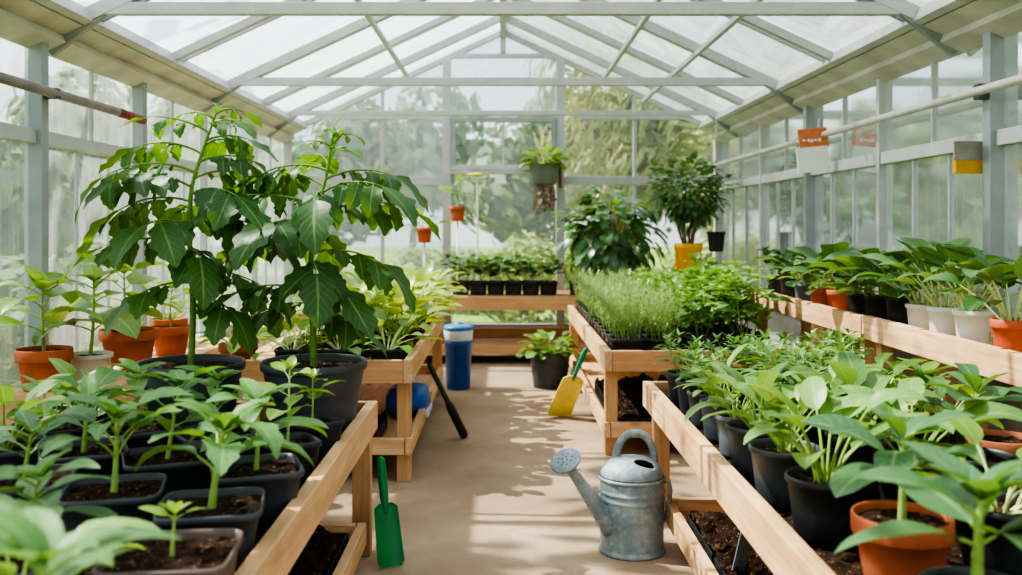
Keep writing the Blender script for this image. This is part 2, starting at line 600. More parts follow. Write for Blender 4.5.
def pl_tomato(seed, stempts, leaves, r0=0.014):
    """leaves: (height fraction, azimuth, rachis length, leaflet size, rise)"""
    R = random.Random(seed)
    lf, st = MB(), MB()
    sp = [Vector(p) for p in stempts]
    fine = []
    for i in range(len(sp) - 1):
        for k in range(5):
            fine.append(sp[i].lerp(sp[i + 1], k / 5))
    fine.append(sp[-1])
    for _ in range(2):
        fine = [fine[0]] + [(fine[i - 1] + fine[i] * 2 + fine[i + 1]) / 4 for i in range(1, len(fine) - 1)] + [fine[-1]]
    n = len(fine)
    st.tube(fine, [r0 * (1 - .72 * i / (n - 1)) for i in range(n)], 8, False)
    for (k, az, L, ls, rise) in leaves:
        x = k * (n - 1)
        j = min(n - 2, int(x))
        p = fine[j].lerp(fine[j + 1], x - j)
        pts, dl = grow(p, sph(az, rise), L, 0.5 + .5 * rise + R.uniform(-.25, .3), 8)
        st.tube(pts, [r0 * .38 * (1 - .6 * i / 8) for i in range(9)], 5, False)
        rr = R.random() * .5 + (.5 if k > .85 else .12 * R.random())
        hd = sph(az, 0)
        pairs = [(.45, .8), (.78, 1.0)]
        if L >= .24:
            pairs = [(.38, .62), (.62, .92), (.86, .95)]
        if L < .14:
            pairs = [(.6, .8)]
        for (tt, q) in pairs:
            jj = min(7, int(tt * 8))
            pp = pts[jj].lerp(pts[jj + 1], tt * 8 - jj)
            td = (pts[jj + 1] - pts[jj]).normalized()
            for sgn in (-1, 1):
                sd = td.cross(UP).normalized() * sgn
                d = (sd * 1.0 + td * .55 + Vector((0, 0, -.35 - .5 * R.random()))).normalized()
                pe = pp + d * .014
                st.tube([pp, pe + d * .012], r0 * .13, 4, False)
                nn = UP * .9 + hd * .45 + sd * .25 + Vector((R.uniform(-.3, .3), R.uniform(-.3, .3), 0))
                qs = ls * q * R.uniform(.8, 1.1)
                lf.leaf(pe, d, nn, qs, qs * .66, 'lobed', 18, R.uniform(.08, .3), R.uniform(.4, 1.3), .12, min(1, rr + R.uniform(-.15, .2)), .22)
                # small intermediate leaflet
                if R.random() < .6:
                    p2 = pts[max(0, jj - 1)]
                    lf.leaf(p2, d, nn, qs * .38, qs * .26, 'ovate', 6, .2, .6, 0, min(1, rr + .1))
        td = (pts[-1] - pts[-2]).normalized()
        lf.leaf(pts[-1], td + Vector((0, 0, -.25)), hd * .7 + UP * .8 + Vector((R.uniform(-.3, .3), R.uniform(-.3, .3), 0)), ls * 1.3, ls * .85, 'lobed', 20, .15, R.uniform(.2, .8), .12, rr, .22)
    tip = fine[-1]
    for m in range(9):
        az = m * 2.4
        d = sph(az, R.uniform(.3, 1.2))
        lf.leaf(tip - UP * .012 * m, d, UP - d * .5, R.uniform(.05, .1), R.uniform(.022, .04), 'lobed', 10, .25, R.uniform(.3, 1.0), .1, .8 + .2 * R.random(), .3)
    return lf, st


def pl_feather(seed, h=0.24, stems=17, rad=0.085):
    R = random.Random(seed)
    lf, st = MB(), MB()
    for s in range(stems):
        az = s * 2.399
        b = Vector((math.cos(az), math.sin(az), 0)) * rad * math.sqrt((s + .5) / stems)
        hh = h * R.uniform(.75, 1.1)
        d0 = (UP + b * 2.2 + Vector((R.uniform(-.12, .12), R.uniform(-.12, .12), 0))).normalized()
        pts, dl = grow(b, d0, hh, R.uniform(-.1, .3), 7)
        st.tube(pts, [.0022 * (1 - .6 * j / 7) for j in range(8)], 4, False)
        c = R.random()
        for i in range(26):
            k = .22 + .78 * i / 25
            j = min(6, int(k * 7))
            p = pts[j].lerp(pts[j + 1], k * 7 - j)
            d = sph(R.uniform(0, 2 * PI), R.uniform(.1, .95))
            L = R.uniform(.028, .058) * (1.15 - .5 * k)
            sd = d.cross(UP).normalized() * .0022
            q = p + d * L
            up = Vector((0, 0, .0015))
            lf.add([p - sd, p + sd, q + sd * .5 + up, q - sd * .5 + up], [(0, 1, 2, 3)], None, min(1, c * .5 + .5 * k))
            for w in (-1, 1):
                d2 = (d + d.cross(UP).normalized() * w * .8).normalized()
                m_ = p + d * L * .45
                e = m_ + d2 * L * .55
                s2 = d2.cross(UP).normalized() * .0018
                lf.add([m_ - s2, m_ + s2, e + s2 * .4, e - s2 * .4], [(0, 1, 2, 3)], None, min(1, c * .5 + .5 * k))
    return lf, st


def pl_shrub(seed, h, rad, nst, nl, leafL, leafW, shape='ovate', droop=.8, z0=0.25):
    """woody plant: stems branching to an ellipsoid of leaves"""
    R = random.Random(seed)
    lf, st = MB(), MB()
    for s in range(nst):
        az = s * 2.4 + R.uniform(-.3, .3)
        b = sph(az, 0) * rad * .08
        pts, d = grow(b, UP + sph(az, 0) * R.uniform(.05, .35), h * R.uniform(.6, .8), R.uniform(-.1, .2), 6)
        st.tube(pts, [.012 * (1 - .1 * j) for j in range(7)], 6, False)
    cz = h * (z0 + 1) / 2
    rz = h * (1 - z0) / 2
    for i in range(nl):
        u = R.uniform(-1, 1)
        az = R.uniform(0, 2 * PI)
        q = R.uniform(.45, 1.0) ** .6
        rr = math.sqrt(1 - u * u)
        lump = 1 + .18 * math.sin(az * 3 + u * 4 + seed)
        c = Vector((math.cos(az) * rr * rad * q * lump, math.sin(az) * rr * rad * q * lump, cz + u * rz * q * lump))
        out = Vector((math.cos(az) * rr, math.sin(az) * rr, u * .8 + .1)).normalized()
        d = (out + Vector((R.uniform(-.5, .5), R.uniform(-.5, .5), -droop * R.uniform(.3, 1)))).normalized()
        m = R.uniform(.7, 1.15)
        lf.leaf(c, d, out + UP * .8, leafL * m, leafW * m, shape, 6, .15, R.uniform(.2, .9), .05, R.random() * .6 + .4 * (u * .5 + .5) * R.random())
        if i % 4 == 0:
            st.tube([Vector((c.x * .3, c.y * .3, cz - rz * .6)), c.lerp(Vector((0, 0, cz)), .35), c], [.005, .003, .0015], 4, False)
    return lf, st


VAR = {}


def variants(kind, fn, n, leafmat, stemmat):
    out = []
    for i in range(n):
        lf, st = fn(i)
        out.append((lf.mesh(kind + '_foliage', M[leafmat]), st.mesh(kind + '_stem', M[stemmat])))
    VAR[kind] = out


variants('pepper', lambda i: pl_upright(11 + i, .17 + .02 * (i % 3), 4, .17, .082, 'ovate', .05, .0075, 1.0, 1, .1, .35, top=5, N=9, el=.6), 6, 'leaf_pepper', 'stem')
variants('lobed', lambda i: pl_upright(31 + i, .17, 4, .18, .10, 'lobed', .065, .009, 1.1, 1, .1, .4, el=.65, top=4, N=16, wave=.05), 3, 'leaf_pepper', 'stem')
variants('sprout', lambda i: pl_upright(51 + i, .075, 1, .052, .026, 'ovate', .012, .0042, .4, 1, .02, .75, top=4, N=8), 1, 'leaf_bright', 'stem')
variants('broad', lambda i: pl_rosette(61 + i, 13, .14, .155, .072, 'ovate', (1.02, 1.52), .5, 1.1, .0036), 5, 'leaf_broad', 'stem')
variants('paddle', lambda i: pl_upright(71 + i, .16, 4, .165, .075, 'obov', .03, .009, .8, 1, .05, .45, top=4, N=9, el=.6), 3, 'leaf_dark', 'stem')
variants('paddle_big', lambda i: pl_upright(78 + i, .15, 4, .21, .095, 'ovate', .03, .010, .9, 1, .05, .45, top=5, N=10, el=.6), 2, 'leaf_dark', 'stem')
variants('sage', lambda i: pl_upright(81 + i, .17, 5, .085, .026, 'lance', .014, .003, .7, 6, .35, .3, .02, 4, 6), 4, 'leaf_sage', 'stem')
variants('hosta', lambda i: pl_rosette(91 + i, 15, .17, .165, .10, 'ovate', (.85, 1.52), .5, 1.0, .0036, .03), 5, 'leaf_hosta', 'stem_pale')
variants('hosta_dark', lambda i: pl_rosette(111 + i, 15, .15, .165, .115, 'round', (.75, 1.52), .55, .9, .0036, .03), 3, 'leaf_dark', 'stem')
variants('herb', lambda i: pl_feather(131 + i, .29, 19, .09), 4, 'leaf_herb', 'stem')
variants('basil', lambda i: pl_upright(141 + i, .32, 5, .13, .092, 'ovate', .035, .0045, .8, 4, .3, .25, .03, 4, 6), 5, 'leaf_basil', 'stem')
variants('lime', lambda i: pl_rosette(161 + i, 20, .23, .17, .09, 'ovate', (.8, 1.55), .5, 1.0, .0032, .03), 4, 'leaf_lime', 'stem')
variants('greens', lambda i: pl_rosette(181 + i, 13, .12, .12, .065, 'ovate', (.5, 1.45), .6, .7, .0035, .03), 4, 'leaf_bright', 'stem_pale')
variants('balcony', lambda i: pl_upright(201 + i, .28, 4, .21, .135, 'ovate', .07, .007, .9, 1, .12, .25, top=4, N=9), 4, 'leaf_bright', 'stem')
variants('bench_seedling', lambda i: pl_upright(231 + i, .17, 5, .08, .062, 'ovate', .025, .003, .6, 5, .4, .35, .02, 4, 6), 4, 'leaf_hosta', 'stem_pale')
variants('dwarf', lambda i: pl_upright(221 + i, .18, 5, .085, .062, 'ovate', .02, .003, .7, 5, .4, .3, .02, 4, 6), 4, 'leaf_dark', 'stem')
variants('floorplant', lambda i: pl_rosette(241 + i, 46, .17, .13, .095, 'round', (.55, 1.5), .7, .8, .004, .04), 1, 'leaf_bright', 'stem')
variants('salad', lambda i: pl_rosette(251 + i, 34, .10, .10, .08, 'round', (.4, 1.45), .7, .7, .003, .04), 1, 'leaf_bright', 'stem')
variants('twig', lambda i: pl_upright(261 + i, .16, 3, .085, .045, 'ovate', .03, .004, .6, 1, .1, .3, top=3, N=7), 3, 'leaf_bright', 'stem')


# ------------------------------------------------------------------ pots
POT = {}


def pot_round(name, mat, R, hgt, rim=0.012, taper=0.76, band=None, n=36, sq=None, inner=None):
    """pot with rim, top radius R; origin at base centre.  returns (mesh, soil mesh, soil z)"""
    mb = MB()
    rb = R * taper
    bz = hgt - (band or rim * 1.4)
    rr = R * (0.93 if not band else 0.90)
    th = 0.006 if R < .2 else .008
    prof = [(0.001, 0.004), (rb * .96, 0.0), (rb, 0.006), (rb + (rr - rb) * .5, bz * .5), (rr, bz - .002), (R * .985, bz), (R, bz + .004), (R, hgt - .004), (R - .003, hgt), (R - th, hgt - .001), (R - th * 1.3, hgt - .012), (rr - th * 1.8, hgt * .6)]
    mb.lathe(prof, n, sq=sq)
    me = mb.mesh(name, M[mat])
    zs = hgt - max(.018, hgt * .1)
    # soil: bumpy disc
    sb = MB()
    rs = R - th * 1.5 if not band else R - th * 1.4
    rings, m = 7, n
    vs, fs = [Vector((0, 0, zs + .006))], []
    for i in range(1, rings + 1):
        for k in range(m):
            q = 2 * PI * (k + .5) / m
            f = 1.0 if not sq else 1 / (abs(math.cos(q)) ** sq + abs(math.sin(q)) ** sq) ** (1 / sq)
            r_ = rs * i / rings * f * .985
            x, y = r_ * math.cos(q), r_ * math.sin(q)
            z = zs + (.010 * noise.noise(Vector((x * 40, y * 40, hgt * 9))) + .006 * noise.noise(Vector((x * 110, y * 110, 3)))) * (R / .1) ** .4 * (1 if i < rings else .3)
            vs.append(Vector((x, y, z)))
    for k in range(m):
        fs.append((0, 1 + k, 1 + (k + 1) % m))
    for i in range(rings - 1):
        for k in range(m):
            k2 = (k + 1) % m
            fs.append((1 + i * m + k, 1 + (i + 1) * m + k, 1 + (i + 1) * m + k2, 1 + i * m + k2))
    sb.add(vs, fs)
    POT[name] = (me, sb.mesh('soil', M['soil']), zs, mat)


pot_round('black_round', 'black', .10, .155)
pot_round('charcoal_round', 'charcoal', .10, .16)
pot_round('small_charcoal', 'charcoal', .075, .135)
pot_round('grey_round', 'grey_plastic', .075, .14)
pot_round('black_square', 'charcoal', .118, .135, sq=7, taper=.78, n=48)
pot_round('black_square_small', 'black', .085, .13, sq=7, taper=.8, n=40)
pot_round('brown_square', 'brown_plastic', .125, .135, sq=8, taper=.82, n=48)
pot_round('herb_square', 'black', .098, .135, sq=8, taper=.86, n=40)
pot_round('black_tub', 'charcoal', .195, .275, rim=.022, taper=.74, n=56)
pot_round('terracotta', 'terra', .105, .16, band=.045, taper=.72)
pot_round('terracotta_big', 'terra', .135, .20, band=.05, taper=.72)
pot_round('terracotta_mid', 'terra_dull', .10, .15, band=.04, taper=.72)
pot_round('terracotta_small', 'orange_plastic', .07, .13, band=.03, taper=.74)
pot_round('white_small', 'white_plastic', .072, .14, band=.02, taper=.74)
pot_round('black_small', 'black', .072, .14, rim=.01, taper=.78)
pot_round('beige_pot', 'beige', .10, .125, band=.02, taper=.8)
pot_round('floor_black', 'charcoal', .165, .27, rim=.02, taper=.74, n=48)
pot_round('tiny_terracotta', 'orange_plastic', .08, .145, band=.03, taper=.75)
pot_round('bench_black', 'black', .075, .11, sq=6, taper=.84)
pot_round('yellow_tall', 'yellow', .145, .50, rim=.012, taper=.72, sq=5, n=48)
pot_round('wall_planter', 'olive_grey', .16, .21, rim=.014, taper=.72, sq=6, n=44)
pot_round('hanging_black', 'black', .085, .18, rim=.014, taper=.74)
pot_round('ficus_pot', 'black', .17, .22, rim=.015, taper=.78)
pot_round('cactus_pot', 'black', .08, .13, rim=.01, taper=.82)


def potted(name, pot, kind, loc, label, cat='potted plant', rz=None, sc=1.0, psc=1.0, group=None, var=None):
    r = thing(name, label, cat, loc, rng.uniform(0, 6.28) if rz is None else rz, group)
    me, so, zs, mt = POT[pot]
    link('pot', me, r, (0, 0, 0), scale=psc)
    link('soil', so, r, (0, 0, 0), scale=psc)
    if kind:
        vs = VAR[kind]
        lf, st = vs[rng.randrange(len(vs)) if var is None else var % len(vs)]
        z = zs * psc - .004
        link('stem', st, r, (0, 0, z), scale=sc)
        link('foliage', lf, r, (0, 0, z), scale=sc)
    return r


ORD = ['first', 'second', 'third', 'fourth', 'fifth', 'sixth', 'seventh', 'eighth', 'ninth', 'tenth', 'eleventh', 'twelfth', 'thirteenth', 'fourteenth', 'fifteenth']


def soil_sheet(name, x0, x1, y0, y1, z, parent, amp=.016, step=.02, loc=(0, 0, 0), seed=0.0):
    nx, ny = max(2, int((x1 - x0) / step)), max(2, int((y1 - y0) / step))
    vs, fs = [], []
    for j in range(ny + 1):
        for i in range(nx + 1):
            x, y = x0 + (x1 - x0) * i / nx, y0 + (y1 - y0) * j / ny
            zz = z + amp * noise.noise(Vector((x * 14, y * 14, seed))) + amp * .8 * noise.noise(Vector((x * 37, y * 37, seed + 5)))
            vs.append((x, y, zz))
    for j in range(ny):
        for i in range(nx):
            a = j * (nx + 1) + i
            fs.append((a, a + 1, a + nx + 2, a + nx + 1))
    mb = MB()
    mb.add(vs, fs)
    return link(name, mb.mesh(name, M['soil']), parent, loc)


# ------------------------------------------------------------------ benches
def bench(label, x0, x1, y0, y1, top, side, low=0.19, lowy=None, railh=0.115, soil=True, legys=None, deckdrop=None):
    """timber planting bench; side = +1 when the aisle is at x1, -1 when it is at x0"""
    cx, cy = (x0 + x1) / 2, (y0 + y1) / 2
    r = thing('planting_bench', label, 'bench', (cx, cy, 0))
    L, W = y1 - y0, x1 - x0
    t = .042
    zr = top - railh / 2
    for sx in (-1, 1):
        board('side_rail', (sx * (W / 2 - t / 2), 0, zr), (t, L, railh), M['wood_y'], r)
    for sy in (-1, 1):
        board('end_rail', (0, sy * (L / 2 - t / 2), zr), (W - 2 * t - .002, t, railh), M['shaded_x'], r)
    zd = top - railh + .016
    board('deck', (0, 0, zd), (W - 2 * t - .004, L - 2 * t - .004, .02), M['wood_y'], r)
    if soil:
        soil_sheet('soil', -W / 2 + t, W / 2 - t, -L / 2 + t, L / 2 - t, zd + .026, r, seed=cx)
    lw = .07
    legys = legys or [y0 + .11, y1 - .11]
    hl = top - railh
    for ly in legys:
        for sx in (-1, 1):
            board('leg', (sx * (W / 2 - t - lw / 2 + .03), ly - cy, hl / 2), (lw, lw, hl), M['shaded_z'], r)
    # lower shelf
    l0, l1 = lowy or (y0 + .05, y1 - .05)
    lc, ll = (l0 + l1) / 2 - cy, l1 - l0
    rh = .085
    for sx in (-1, 1):
        board('lower_rail', (sx * (W / 2 - t / 2), lc, low - rh / 2), (t * .8, ll, rh), M['wood_y'], r)
    for sy in (-1, 1):
        board('lower_end_rail', (0, lc + sy * (ll / 2 - t / 2), low - rh / 2), (W - 2 * t, t * .8, rh), M['wood_x'], r)
    board('lower_deck', (0, lc, low - rh + .012), (W - 2 * t, ll - .09, .018), M['wood_y'], r)
    return r


bench('long pine bench at near left, full of seedling pots and two tomato tubs', -1.62, -.51, .95, 3.87, .585, 1, low=.18, lowy=(1.0, 3.58), legys=[1.2, 3.76])
bench('long pine bench at near right beside the watering can, full of leafy pots', .65, 1.60, .95, 4.42, .575, -1, low=.19, lowy=(1.0, 3.88), legys=[1.2, 4.2])
bench('far left pine bench with yellow-green plants, behind the tomato tubs', -1.62, -.455, 4.73, 7.36, .625, 1, low=.225, soil=False)
bench('far right pine bench with feathery herbs, behind the watering can', .565, 1.56, 5.28, 8.29, .60, -1, low=.19, soil=False)

# back bench along the end wall
bb = thing('potting_table', 'low pine table along the back wall carrying seedling pots', 'table', (0.15, 9.2, 0))
board('front_rail', (0, -.37, .57), (2.7, .04, .12), M['shaded_x'], bb)
board('back_rail', (0, .37, .57), (2.7, .04, .12), M['shaded_x'], bb)
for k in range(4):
    board('top_plank', (0, -.27 + .18 * k, .64 - .012), (2.7, .172, .022), M['shaded_x'], bb)
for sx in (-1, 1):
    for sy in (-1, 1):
        board('leg', (sx * 1.3, sy * .31, .305), (.07, .07, .61), M['shaded_z'], bb)
board('lower_rail', (0, -.31, .135), (2.53, .035, .09), M['shaded_x'], bb)
board('lower_rail', (0, .31, .21), (2.53, .035, .12), M['shaded_x'], bb)
board('lower_deck', (0, 0, .17), (2.5, .58, .018), M['shaded_x'], bb)

# shelf along the right wall: two units end to end
def wall_shelf(label, y0, y1, x0, x1, top, legs, railh=.105):
    cy = (y0 + y1) / 2
    L = y1 - y0
    r = thing('wall_shelf', label, 'shelf', ((x0 + x1) / 2, cy, 0))
    W = x1 - x0
    board('front_rail', (-W / 2 + .02, 0, top - railh / 2), (.04, L, railh), M['wood_y'], r)
    board('back_rail', (W / 2 - .02, 0, top - railh / 2), (.04, L, railh), M['wood_y'], r)
    board('shelf_board', (0, 0, top - .06), (W - .082, L, .022), M['wood_y'], r)
    for y in legs:
        for sx in (-1, 1):
            board('leg', (sx * (W / 2 - .07), y - cy, (top - .072) / 2), (.055, .055, top - .072), M['wood_z'], r)
    return r


wall_shelf('nearer pine wall shelf at right holding black, white and terracotta pots', 2.35, 4.37, 1.65, 2.08, .885, [2.6, 3.45, 4.28])
wall_shelf('farther pine wall shelf at right, beyond the joint in its rail', 4.385, 6.45, 1.65, 2.08, .88, [4.48, 5.2, 6.3])

# low shelf along the left wall
r = thing('plant_stand', 'low pine stand by the left wall under terracotta and beige pots', 'stand', (-1.93, 4.95, 0))
board('top_board', (0, 0, .58), (.5, 2.0, .03), M['wood_y'], r)
board('side_rail', (.24, 0, .515), (.03, 1.96, .10), M['wood_y'], r)
board('end_rail', (0, -.97, .515), (.46, .03, .10), M['wood_x'], r)
for sx in (-1, 1):
    for sy in (-1, 1):
        board('leg', (sx * .19, sy * .9, .2825), (.06, .06, .565), M['wood_z'], r)

# seed trays with dark compost on the lower shelves
def soil_tray(loc, sx, sy, label, group=None):
    r = thing('seed_tray', label, 'tray', loc)
    mb = MB()
    h, t = .07, .006
    for (c, s) in (((0, 0, .004), (sx, sy, .008)), ((-sx / 2 + t / 2, 0, h / 2), (t, sy, h)), ((sx / 2 - t / 2, 0, h / 2), (t, sy, h)), ((0, -sy / 2 + t / 2, h / 2), (sx, t, h)), ((0, sy / 2 - t / 2, h / 2), (sx, t, h))):
        mb.box(c, s)
    link('tray', mb.mesh('tray', M['black'], False), r)
    soil_sheet('soil', -sx / 2 + t, sx / 2 - t, -sy / 2 + t, sy / 2 - t, h + .006, r, .045, .016, seed=loc[0] + loc[1] * 3)
    return r


for k, y in enumerate((1.96, 2.42, 2.88, 3.34)):
    soil_tray((1.1, y + .06, .126), .80, .44, 'compost tray under near right bench, %s from the watering can' % ['fourth', 'third', 'second', 'first'][k])
for k, y in enumerate((2.5, 3.1)):
    soil_tray((-.945, y + .06, .116), .77, .56, ['compost tray under near left bench, farther from the green shovel', 'compost tray under near left bench, beside the green shovel'][k])
soil_tray((.95, 5.75, .126), .6, .6, 'compost tray under the front of the herb bench')
soil_tray((.95, 6.45, .126), .6, .6, 'compost tray under the herb bench, behind another tray')
soil_tray((-.95, 5.1, .161), .6, .5, 'compost tray on the lower shelf under the yellow-green plants')

# ------------------------------------------------------------------ near left bench: seedlings
ZL = .524
ROWN = ['nearest', 'second', 'third', 'fourth', 'fifth', 'sixth', 'seventh']
LB = [
    # row, x, y, pot, kind, scale, look
    (0, -.60, 1.20, 'black_square', 'pepper', 1.25, 'blurred leafy pepper seedling at bottom left corner of the photo'),
    (1, -.78, 1.52, 'black_square', 'broad', 1.0, 'blurred broad-leaved seedling at the left edge, behind the corner seedling'),
    (2, -.655, 1.88, 'brown_square', 'sprout', 1.35, 'tiny sprout in a brown square pot of bare compost'),
    (2, -.945, 1.86, 'black_square', 'pepper', .95, 'seedling in black square pot left of the tiny sprout'),
    (3, -.675, 2.20, 'black_square', 'lobed', 1.2, 'tall thick-stemmed seedling in large square pot right behind the tiny sprout'),
    (3, -.955, 2.33, 'black_square', 'lobed', 1.05, 'forked seedling in square pot, left of the tall thick-stemmed one'),
    (3, -1.22, 2.42, 'black_square', 'paddle', .95, 'paddle-leaved seedling in square pot at far left of its row'),
    (4, -.66, 2.54, 'black_square', 'pepper', 1.0, 'seedling in square pot beside the rail, behind the tall thick-stemmed one'),
    (4, -.94, 2.66, 'black_square', 'pepper', 1.0, 'seedling in square pot, second from aisle, behind the forked seedling'),
    (4, -1.21, 2.74, 'black_square', 'lobed', 1.0, 'seedling in square pot, behind the paddle-leaved one'),
    (4, -1.46, 2.78, 'black_square', 'broad', 1.0, 'light green seedling in square pot at left edge, fourth from aisle'),
    (5, -.65, 2.87, 'black_square_small', 'twig', 1.3, 'slender seedling in small black pot by the rail, ahead of the last one'),
    (5, -.90, 2.97, 'black_square', 'pepper', .95, 'seedling in square pot directly in front of the right tomato tub'),
    (5, -1.17, 3.03, 'black_square', 'pepper', .95, 'seedling in square pot directly in front of the left tomato tub'),
    (5, -1.44, 3.06, 'black_square', 'broad', .9, 'broad-leaved seedling in square pot, left front of the left tomato tub'),
    (6, -.635, 3.16, 'black_square_small', 'twig', 1.1, 'small seedling in little black pot by the rail, nearest the right tomato tub'),
    (6, -1.47, 3.38, 'black_square', 'greens', 1.0, 'leafy seedling in square pot at back left, left of both tomato tubs'),
]
for i, (row, x, y, pot, kind, sc, look) in enumerate(LB):
    potted('potted_seedling', pot, kind, (x, y, ZL), look, 'seedling', rz=(i * .05 if 'square' in pot else None), sc=sc, group='seedlings on the near left bench', var=i)

# two tomato plants in tubs
def tomato(label, loc, seed, stem, leaves):
    r = thing('tomato_plant', label, 'tomato plant', loc, 0, 'tomato plants in black tubs')
    me, so, zs, mt = POT['black_tub']
    link('pot', me, r)
    link('soil', so, r)
    lf, st = pl_tomato(seed, stem, leaves)
    link('stem', st.mesh('stem', M['stem_tom']), r, (0, 0, zs - .01))
    link('foliage', lf.mesh('foliage', M['leaf_tomato']), r, (0, 0, zs - .01))
    return r


W_, E_, S_, N_ = PI, 0.0, -PI / 2, PI / 2
tomato('taller left tomato plant in black tub, crown bent to the right', (-1.15, 3.5, .524), 5,
       [(0, 0, 0), (.01, 0, .25), (-.01, .01, .5), (.0, 0, .68), (.05, 0, .83), (.10, 0, .97)],
       [(.22, E_ - .5, .20, .14, .15), (.26, W_ + .5, .20, .14, .2), (.30, E_ + .1, .26, .16, .1), (.36, S_ + .5, .18, .17, .2), (.38, W_ + .2, .30, .16, .3), (.44, S_ - .4, .20, .19, .35), (.46, E_ - .2, .30, .18, .3), (.5, N_ + .4, .3, .15, .4),
        (.54, W_ - .1, .32, .17, .35), (.57, E_ - .6, .26, .18, .4), (.6, S_ - .7, .24, .17, .5), (.64, E_ + .3, .22, .15, .6), (.67, W_ + .35, .32, .16, .5), (.72, E_ - .1, .20, .13, .5),
        (.76, W_ - .1, .27, .13, .6), (.80, N_ - .3, .18, .12, .6), (.83, E_ + .15, .15, .11, .5), (.87, W_ + .3, .20, .10, .6), (.91, E_ - .5, .12, .09, .5), (.94, W_ - .3, .13, .08, .7), (.97, E_ + .6, .11, .07, .7)])
tomato('right tomato plant in black tub by the rail, with an upright tip', (-.70, 3.52, .524), 9,
       [(0, 0, 0), (-.005, 0, .2), (-.015, .0, .4), (.01, 0, .58), (.05, 0, .74), (.075, 0, .90)],
       [(.22, E_ - .3, .18, .14, .1), (.25, W_ - .3, .22, .15, .1), (.30, W_ + .4, .22, .16, .3), (.34, S_ + .9, .18, .17, .2), (.40, S_ + .3, .2, .17, .25), (.44, E_ - .1, .28, .17, .3), (.47, W_ - .2, .30, .17, .4), (.5, N_, .28, .15, .4),
        (.55, S_ - .5, .24, .18, .35), (.6, E_ + .3, .30, .18, .45), (.63, W_ + .3, .32, .17, .5), (.67, S_ + .1, .22, .17, .5), (.70, E_ - .5, .28, .16, .5), (.73, W_ - .4, .28, .15, .55),
        (.76, E_ + .05, .26, .15, .55), (.80, W_ + .1, .26, .13, .45), (.83, N_ + .5, .18, .11, .6), (.88, E_ - .7, .10, .07, .6), (.91, W_ + .6, .10, .06, .6), (.95, E_ + .2, .08, .05, .7)])

# ------------------------------------------------------------------ near right bench
ZR = .514
RB = [
    (.80, 4.22, 'small_charcoal', 'sage', 1.0, 'narrow-leaved herb in small pot at far end of the near right rail'),
    (.80, 3.98, 'small_charcoal', 'sage', 1.0, 'narrow-leaved herb in small pot by the rail, second from far end'),
    (.80, 3.74, 'small_charcoal', 'sage', 1.05, 'narrow-leaved herb in small pot by the rail, third from far end'),
    (.80, 3.50, 'grey_round', 'broad', .8, 'broad-leaved plant in grey pot by the rail, fourth from far end'),
    (.80, 3.25, 'grey_round', 'broad', .9, 'broad-leaved plant in grey pot by the rail, fifth from far end'),
    (.80, 2.98, 'charcoal_round', 'broad', .95, 'broad-leaved plant in charcoal pot by the rail, sixth from far end'),
    (.80, 2.70, 'charcoal_round', 'broad', 1.1, 'arching broad-leaved plant in charcoal pot, two behind the terracotta pot'),
    (.815, 2.40, 'black_round', 'broad', 1.2, 'large broad-leaved plant in black pot just behind the front terracotta pot'),
    (.865, 2.06, 'terracotta', 'paddle', 1.15, 'thick-stemmed plant in terracotta pot at the front of the near right bench'),
    (.83, 1.66, 'black_round', 'paddle_big', 1.3, 'blurred dark green plant in black pot at bottom right, before the terracotta pot'),
    (1.05, 4.2, 'small_charcoal', 'sage', 1.1, 'narrow-leaved herb, second from aisle in the farthest row'),
    (1.05, 3.95, 'small_charcoal', 'sage', 1.15, 'narrow-leaved herb, second from aisle in the second farthest row'),
    (1.05, 3.70, 'small_charcoal', 'sage', 1.15, 'narrow-leaved herb, second from aisle in the third farthest row'),
    (1.05, 3.44, 'charcoal_round', 'sage', 1.15, 'narrow-leaved herb in charcoal pot, second from aisle, nearest of its kind'),
    (1.06, 3.15, 'charcoal_round', 'broad', 1.0, 'broad-leaved plant, second from aisle, next to the fifth rail pot'),
    (1.07, 2.85, 'charcoal_round', 'broad', 1.15, 'tall broad-leaved plant, second from aisle, in the middle of the bench'),
    (1.09, 2.52, 'black_round', 'broad', 1.1, 'broad-leaved plant in black pot, second from aisle, behind the terracotta pot'),
    (1.13, 2.16, 'black_round', 'greens', 1.1, 'leafy plant in black pot at right edge beside the terracotta pot'),
    (1.30, 4.2, 'small_charcoal', 'sage', 1.1, 'narrow-leaved herb, third from aisle in the farthest row'),
    (1.30, 3.94, 'small_charcoal', 'sage', 1.1, 'narrow-leaved herb, third from aisle in the second farthest row'),
    (1.30, 3.66, 'charcoal_round', 'sage', 1.15, 'narrow-leaved herb in charcoal pot, third from aisle, third farthest row'),
    (1.31, 3.35, 'charcoal_round', 'greens', 1.1, 'leafy plant third from aisle under the joint of the wall shelf'),
    (1.32, 3.02, 'charcoal_round', 'lobed', 1.0, 'lobed-leaf plant third from aisle under the white pots'),
    (1.31, 2.62, 'black_round', 'paddle', 1.2, 'upright plant with paired paddle leaves under the terracotta wall shelf pot'),
    (1.50, 4.18, 'small_charcoal', 'sage', 1.1, 'narrow-leaved herb in the far corner by the wall shelf leg'),
    (1.50, 3.88, 'small_charcoal', 'greens', .9, 'small leafy plant beside the wall shelf leg, second farthest'),
    (1.50, 3.55, 'small_charcoal', 'greens', .9, 'small leafy plant against the wall shelf, third farthest'),
    (1.50, 3.22, 'small_charcoal', 'greens', .85, 'small leafy plant against the wall shelf, under the white pots'),
]
for i, (x, y, pot, kind, sc, look) in enumerate(RB):
    potted('potted_plant', pot, kind, (x, y, ZR), look, 'potted plant', sc=sc, group='plants on the near right bench', var=i)
potted('empty_pot', 'terracotta_mid', None, (1.50, 2.86, ZR), 'brown pot of bare soil at right, beside the plant with paired paddle leaves', 'pot', group='plants on the near right bench')

